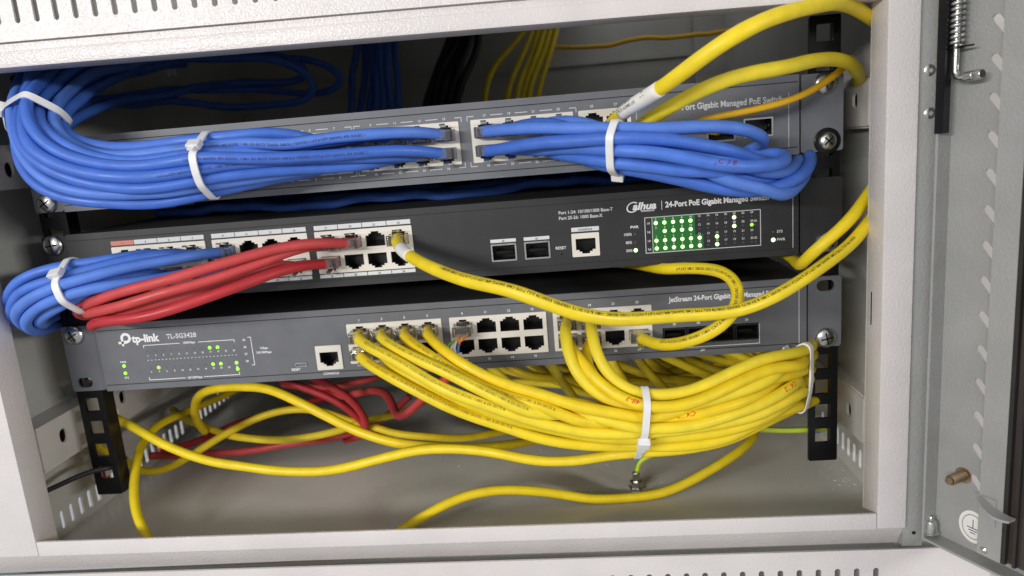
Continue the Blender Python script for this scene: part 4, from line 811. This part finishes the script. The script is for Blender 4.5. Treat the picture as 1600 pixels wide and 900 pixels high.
PLUG = None
def plug_mesh(up):
    b = B(); s = 1 if up else -1
    b.box(-5.7, 5.7, -9.2, 6, -3.1, 3.1, 0.5); b.box(-4.4, 4.4, -11.6, -9.2, -2.7, 2.7, 0.6)
    V = [(-1.6, 3, s * 3.2), (1.6, 3, s * 3.2), (1.6, -9, s * 5.6), (-1.6, -9, s * 5.6), (-1.6, 3, s * 3.9), (1.6, 3, s * 3.9), (1.6, -9, s * 6.5), (-1.6, -9, s * 6.5)]
    b.add(V, [(0, 1, 2, 3), (7, 6, 5, 4), (0, 4, 5, 1), (1, 5, 6, 2), (2, 6, 7, 3), (3, 7, 4, 0)])
    me = meshdata('plug', b.V, b.F); me.materials.append(M['clear']); return me
PLG = {u: plug_mesh(u) for u in (True, False)}
STD = 'CAT.6 UTP 24AWG 4PR ISO/IEC 11801 EN 50173 TIA/EIA 568-B.2 VERIFIED '
for c in CABLES:
    P = c['P']; kw = c['kw']; nm = 'patch_cable'
    if 'earth wire' in c['label']: nm = 'earth_wire'
    elif 'black wire' in c['label']: nm = 'wire'
    elif 'power lead' in c['label']: nm = 'power_lead'
    base = Vector(P[0]) if not c['port'] else Vector((PORTS[c['port']][0], -12, PORTS[c['port']][1]))
    t = thing(nm, c['label'], 'cable' if nm not in ('wire', 'earth_wire') else 'wire', base, c['group']); c['obj'] = t
    rad = c['r'] * (1 + 0.012 * np.sin(np.arange(len(P)) * 0.7 + len(P)))
    V, Fc = tube_mesh(resample(P, 3.0) if False else P, c['r'], 12, True, rad)
    mv = c['m']
    for k_ in VAR:
        if mv is M[k_]: mv = random.choice(VAR[k_])
    solid('jacket', V, Fc, mv, t, True)
    if c['port']:
        x, z, up = PORTS[c['port']]; link('plug', PLG[up], None, t, (x, YFACE - 0.6, z))
    if kw.get('print_'):
        mk, s0, s1 = kw['print_']; txt = kw.get('txt', STD); size = c['r'] * 0.62
        L = (s1 - s0); reps = int(L / (len(txt) * size * 0.62)) + 1; body = (txt * reps)[:int(L / (size * 0.62))]
        leftward = P[-1][0] < P[0][0]
        tot = np.linalg.norm(np.diff(P, axis=0), axis=1).sum()
        body = body[:int((tot - s0 - 4) / (size * 0.7))]
        fl = leftward or c['bundle'] == 'Y1'
        if leftward and c['bundle'] == 'Y1': fl = False
        wrap('jacket_lettering', body, size, P, c['r'], s1 if fl else s0, M[mk], t, ang=0.35 if not fl else 0.45, flip=fl, bold=0.04)
    if kw.get('hand'):
        txt, mk, fr_ = kw['hand']; tot = np.linalg.norm(np.diff(P, axis=0), axis=1).sum()
        wrap('handwriting', txt, c['r'] * 1.15, P, c['r'], tot * fr_, M[mk], t, ang=0.2, shear=0.35, sx=1.1, bold=0.06, flip=c['bundle'] != 'AR')
    if kw.get('sleeve'):
        s0, s1 = kw['sleeve']; d = np.r_[0, np.cumsum(np.linalg.norm(np.diff(P, axis=0), axis=1))]
        ss = np.linspace(s0, s1, 12); Q = np.stack([np.interp(ss, d, P[:, k]) for k in range(3)], 1)
        V, Fc = tube_mesh(Q, c['r'] + 0.22, 16, True); sl = solid('label_sleeve', V, Fc, M['paper'], t, True)
        if kw.get('sleevetext'):
            wrap('sleeve_lettering', '2022/08/23', 2.5, P, c['r'] + 0.25, s0 + 2, M['ink'], sl, ang=0.42); wrap('sleeve_lettering', 'PCD-AD080..UK', 2.3, P, c['r'] + 0.25, s0 + 2, M['ink'], sl, ang=-0.35)
            wrap('sleeve_lettering', '7.', 4.6, P, c['r'] + 0.25, s0 + 22, M['ink'], sl, ang=0.1, bold=0.05)
    if kw.get('stripe'):
        T, N, Bn = frames(P); V = []; n = len(P)
        for k in range(n):
            for a in np.linspace(-2.6, -0.5, 6): V.append(P[k] + (c['r'] + 0.05) * (math.cos(a) * N[k] + math.sin(a) * Bn[k]))
        solid('green_stripe', V, [(k * 6 + j, k * 6 + j + 1, k * 6 + 7 + j, k * 6 + 6 + j) for k in range(n - 1) for j in range(5)], M['green'], t, True)

# ---- lone cut plug with loose wire ends in the bottom switch
x, z, up = PORTS[('T1', 0, 'top')]
t = thing('cut_plug', 'clear plug with short cut coloured wires in the bottom switch', 'plug', (x, -12, z))
link('plug', PLG[True], None, t, (x, YFACE - 0.6, z))
for i, (m, dx, dz) in enumerate((('wire_o', -1, -6), ('white', -4, -9), ('wire_b', -2.0, -11), ('white', -6, -11), ('green', -8, -9), ('wire_o', 0.5, -4))):
    V, Fc = tube_mesh(catmull([Vector((x - 2 + i * 1.1, -8, z)), Vector((x - 2 + i * 1.0 + dx * .3, -14, z - 1 + dz * .2)), Vector((x + dx * .9, -17, z + dz * .6)), Vector((x + dx * 1.3, -17.5, z + dz))], 1.5), 0.85, 8)
    solid('loose_wire', V, Fc, M[m], t, True)

# ---- cable ties
def hull(pts):
    pts = sorted(map(tuple, pts)); cr = lambda o, a, b: (a[0] - o[0]) * (b[1] - o[1]) - (a[1] - o[1]) * (b[0] - o[0]); L = []
    for p in pts:
        while len(L) >= 2 and cr(L[-2], L[-1], p) <= 0: L.pop()
        L.append(p)
    U = []
    for p in reversed(pts):
        while len(U) >= 2 and cr(U[-2], U[-1], p) <= 0: U.pop()
        U.append(p)
    return np.array(L[:-1] + U[:-1])
def cable_tie(label, bundle, pt, tan, head_ang, width=3.9, tail=8.0, reach=30, headpx=1.0, group='white cable ties'):
    p0 = np.array(pt); t = np.array(Vector(tan).normalized()); a = np.array([0, -1.0, 0]); a = a - t * (a @ t); a /= np.linalg.norm(a); b_ = np.cross(t, a); pts = []
    for c in bund[bundle]:
        d = (c['P'] - p0); al = d @ t; near = np.linalg.norm(d, axis=1) < reach
        idx = np.where(near & (np.abs(al) < 2.6))[0]
        for i in idx:
            e = d[i] - t * al[i]
            for q in np.linspace(0, 2 * np.pi, 14): pts.append((e @ a + (c['r'] + 0.25) * np.cos(q), e @ b_ + (c['r'] + 0.25) * np.sin(q)))
    H = hull(pts); H = np.vstack([H, H[:1]]); d = np.r_[0, np.cumsum(np.linalg.norm(np.diff(H, axis=0), axis=1))]; s = np.linspace(0, d[-1], 61)[:-1]
    H = np.stack([np.interp(s, d, H[:, k]) for k in range(2)], 1)
    for _ in range(2): H = 0.5 * H + 0.25 * (np.roll(H, 1, 0) + np.roll(H, -1, 0))
    C = H.mean(0); n = len(H); nr = H - C; nr /= np.linalg.norm(nr, axis=1)[:, None]
    V = []
    for i in range(n):
        for o_, w_ in ((0.15, -1), (0.15, 1), (1.25, .94), (1.25, -.94)): 
            h = H[i] + nr[i] * o_; V.append(p0 + a * h[0] + b_ * h[1] + t * (w_ * width / 2))
    Fc = [(i * 4 + k, i * 4 + (k + 1) % 4, ((i + 1) % n) * 4 + (k + 1) % 4, ((i + 1) % n) * 4 + k) for i in range(n) for k in range(4)]
    th = thing('cable_tie', label, 'cable tie', tuple(p0), group)
    st_ = solid('strap', V, Fc, M['white'], th); autosmooth(st_, 40)
    # head: a small bevelled block on the strap, with the tail beyond
    hv = np.array(head_ang, float); hv /= np.linalg.norm(hv); sc_ = [(a * q[0] + b_ * q[1]) @ hv for q in nr]; i = int(np.argmax(sc_)); hp = H[i] + nr[i] * 2.2
    ex = a * nr[i][0] + b_ * nr[i][1]; tg = np.roll(H, -1, 0)[i] - np.roll(H, 1, 0)[i]; tg /= np.linalg.norm(tg); ey = a * tg[0] + b_ * tg[1]
    o_ = p0 + a * hp[0] + b_ * hp[1]
    bb = B().box(-2.0, 2.4, -3.4, 3.4, -3.3, 3.3, 0.7); V = [o_ + ex * v[0] + ey * v[1] + t * v[2] for v in bb.V]; solid('head', V, bb.F, M['white'], th)
    if tail:
        bb = B().box(0.4, 1.5, 3.4, 3.4 + tail, -1.7, 1.7, 0.3); V = [o_ + ex * v[0] + ey * v[1] + t * v[2] for v in bb.V]; solid('tail', V, bb.F, M['white'], th)
    return th
v3 = lambda q1, q2: at(*q2) - at(*q1)
cable_tie('white cable tie round the blue bundle beside the leftmost port group', 'AL', at(322, 262, -44), v3((280, 262, -46), (370, 256, -44)), (0, -.75, .66), tail=3)
cable_tie('white cable tie round the blue loop at the upper left corner', 'AL', at(80, 178, -34), v3((60, 225, -42), (115, 140, -15)), (-.95, -.3, .2), tail=0, reach=46)
cable_tie('white cable tie round the blue bundle in front of the top switch', 'AR', at(960, 228, -52), v3((930, 227, -46), (1000, 232, -54)), (0, .6, -.8), tail=0)
cable_tie('white cable tie round the blue bundle left of the middle switch', 'D', at(104, 440, -50), v3((60, 452, -50), (150, 428, -46)), (0, -.75, .66), tail=0, reach=20)
bund['TF'] = bund['T'] + [c for c in CABLES if 'sagging' in c['label']]
cable_tie('white cable tie with square head under the yellow bundle', 'TF', at(1003, 664, -48), v3((970, 662, -48), (1040, 662, -47)), (0, -.72, -.7), tail=5, reach=34)
cable_tie('white cable tie round the yellow bundle\'s end at the right rail', 'T', at(1256, 588, -14), v3((1220, 604, -30), (1285, 566, 10)), (0, .7, .7), tail=0, reach=34)

# ---- paper flag hanging beside the left rail
b = B(); V = [at(*q) for q in ((166, 640, 30), (184, 640, 30), (183, 690, 28), (178, 722, 26), (176, 700, 27))]
n = 8; rows_ = []
for i in range(n + 1):
    f = i / n; v = 640 + 85 * f; wv = (18 - 9 * f) ; u0 = 167 + 9 * f
    for u in (u0, u0 + wv): rows_.append(at(u, v, 30 + 2.5 * math.sin(f * 4) + (2 if u > u0 else 0)))
V = rows_ + [q + Vector((0, 0.25, 0)) for q in rows_]; m_ = len(rows_)
b.add(V, [(2 * i, 2 * i + 1, 2 * i + 3, 2 * i + 2) for i in range(n)] + [(m_ + 2 * i + 2, m_ + 2 * i + 3, m_ + 2 * i + 1, m_ + 2 * i) for i in range(n)])
o = b.build('paper_tag', M['paper'], None, True); o['label'] = 'torn white paper tag hanging behind the foot of the left rail'; o['category'] = 'tag'

# ---- small things at the back
b = B(); p = at(265, 107, 200); b.box(p.x - 3.2, p.x - 0.4, p.y, p.y + 3, p.z - 6, p.z + 6, 0.4); b.box(p.x + 1.2, p.x + 3.8, p.y + 1, p.y + 4, p.z - 6, p.z + 6, 0.4)
o = b.build('cable_tag', M['paper']); o['label'] = 'pair of small white tags in the dark blue cables at upper left'; o['category'] = 'tag'
t = thing('terminal_plug', 'small blue and white terminal plug seen through the right rail hole', 'plug', at(1275, 672, 16))
p = at(1275, 668, 16); B().box(p.x - 3, p.x + 3, p.y, p.y + 6, p.z - 4, p.z + 3, 0.4).build('body', M['wire_b'], t)
B().box(p.x - 2.6, p.x - 0.4, p.y - 0.6, p.y + 4, p.z + 3, p.z + 6, 0.3).build('pin', M['white'], t); B().box(p.x + 0.6, p.x + 2.8, p.y - 0.6, p.y + 4, p.z + 3, p.z + 6, 0.3).build('pin', M['white'], t)

b = B(); rg = random.Random(3)
for k in range(110):
    if k < 40: cx, cy = 262 - abs(rg.gauss(0, 9)), 40 + rg.gauss(0, 18)
    else: cx, cy = rg.uniform(-255, 255), rg.uniform(-20, 150)
    a = rg.uniform(0, 6.3); L = rg.uniform(0.3, 1.5); wd = rg.uniform(0.15, 0.5); hgt = rg.uniform(0.2, 0.6)
    q = [(cx + math.cos(a) * L * sx - math.sin(a) * wd * sy, cy + math.sin(a) * L * sx + math.cos(a) * wd * sy) for sx, sy in ((-1, -1), (1, -1), (1, 1), (-1, 1))]
    b.add([(x_, y_, FZ + 0.05) for x_, y_ in q] + [(cx, cy, FZ + hgt)], [(0, 1, 4), (1, 2, 4), (2, 3, 4), (3, 0, 4)])
o = b.build('debris', M['bracket']); o['kind'] = 'stuff'
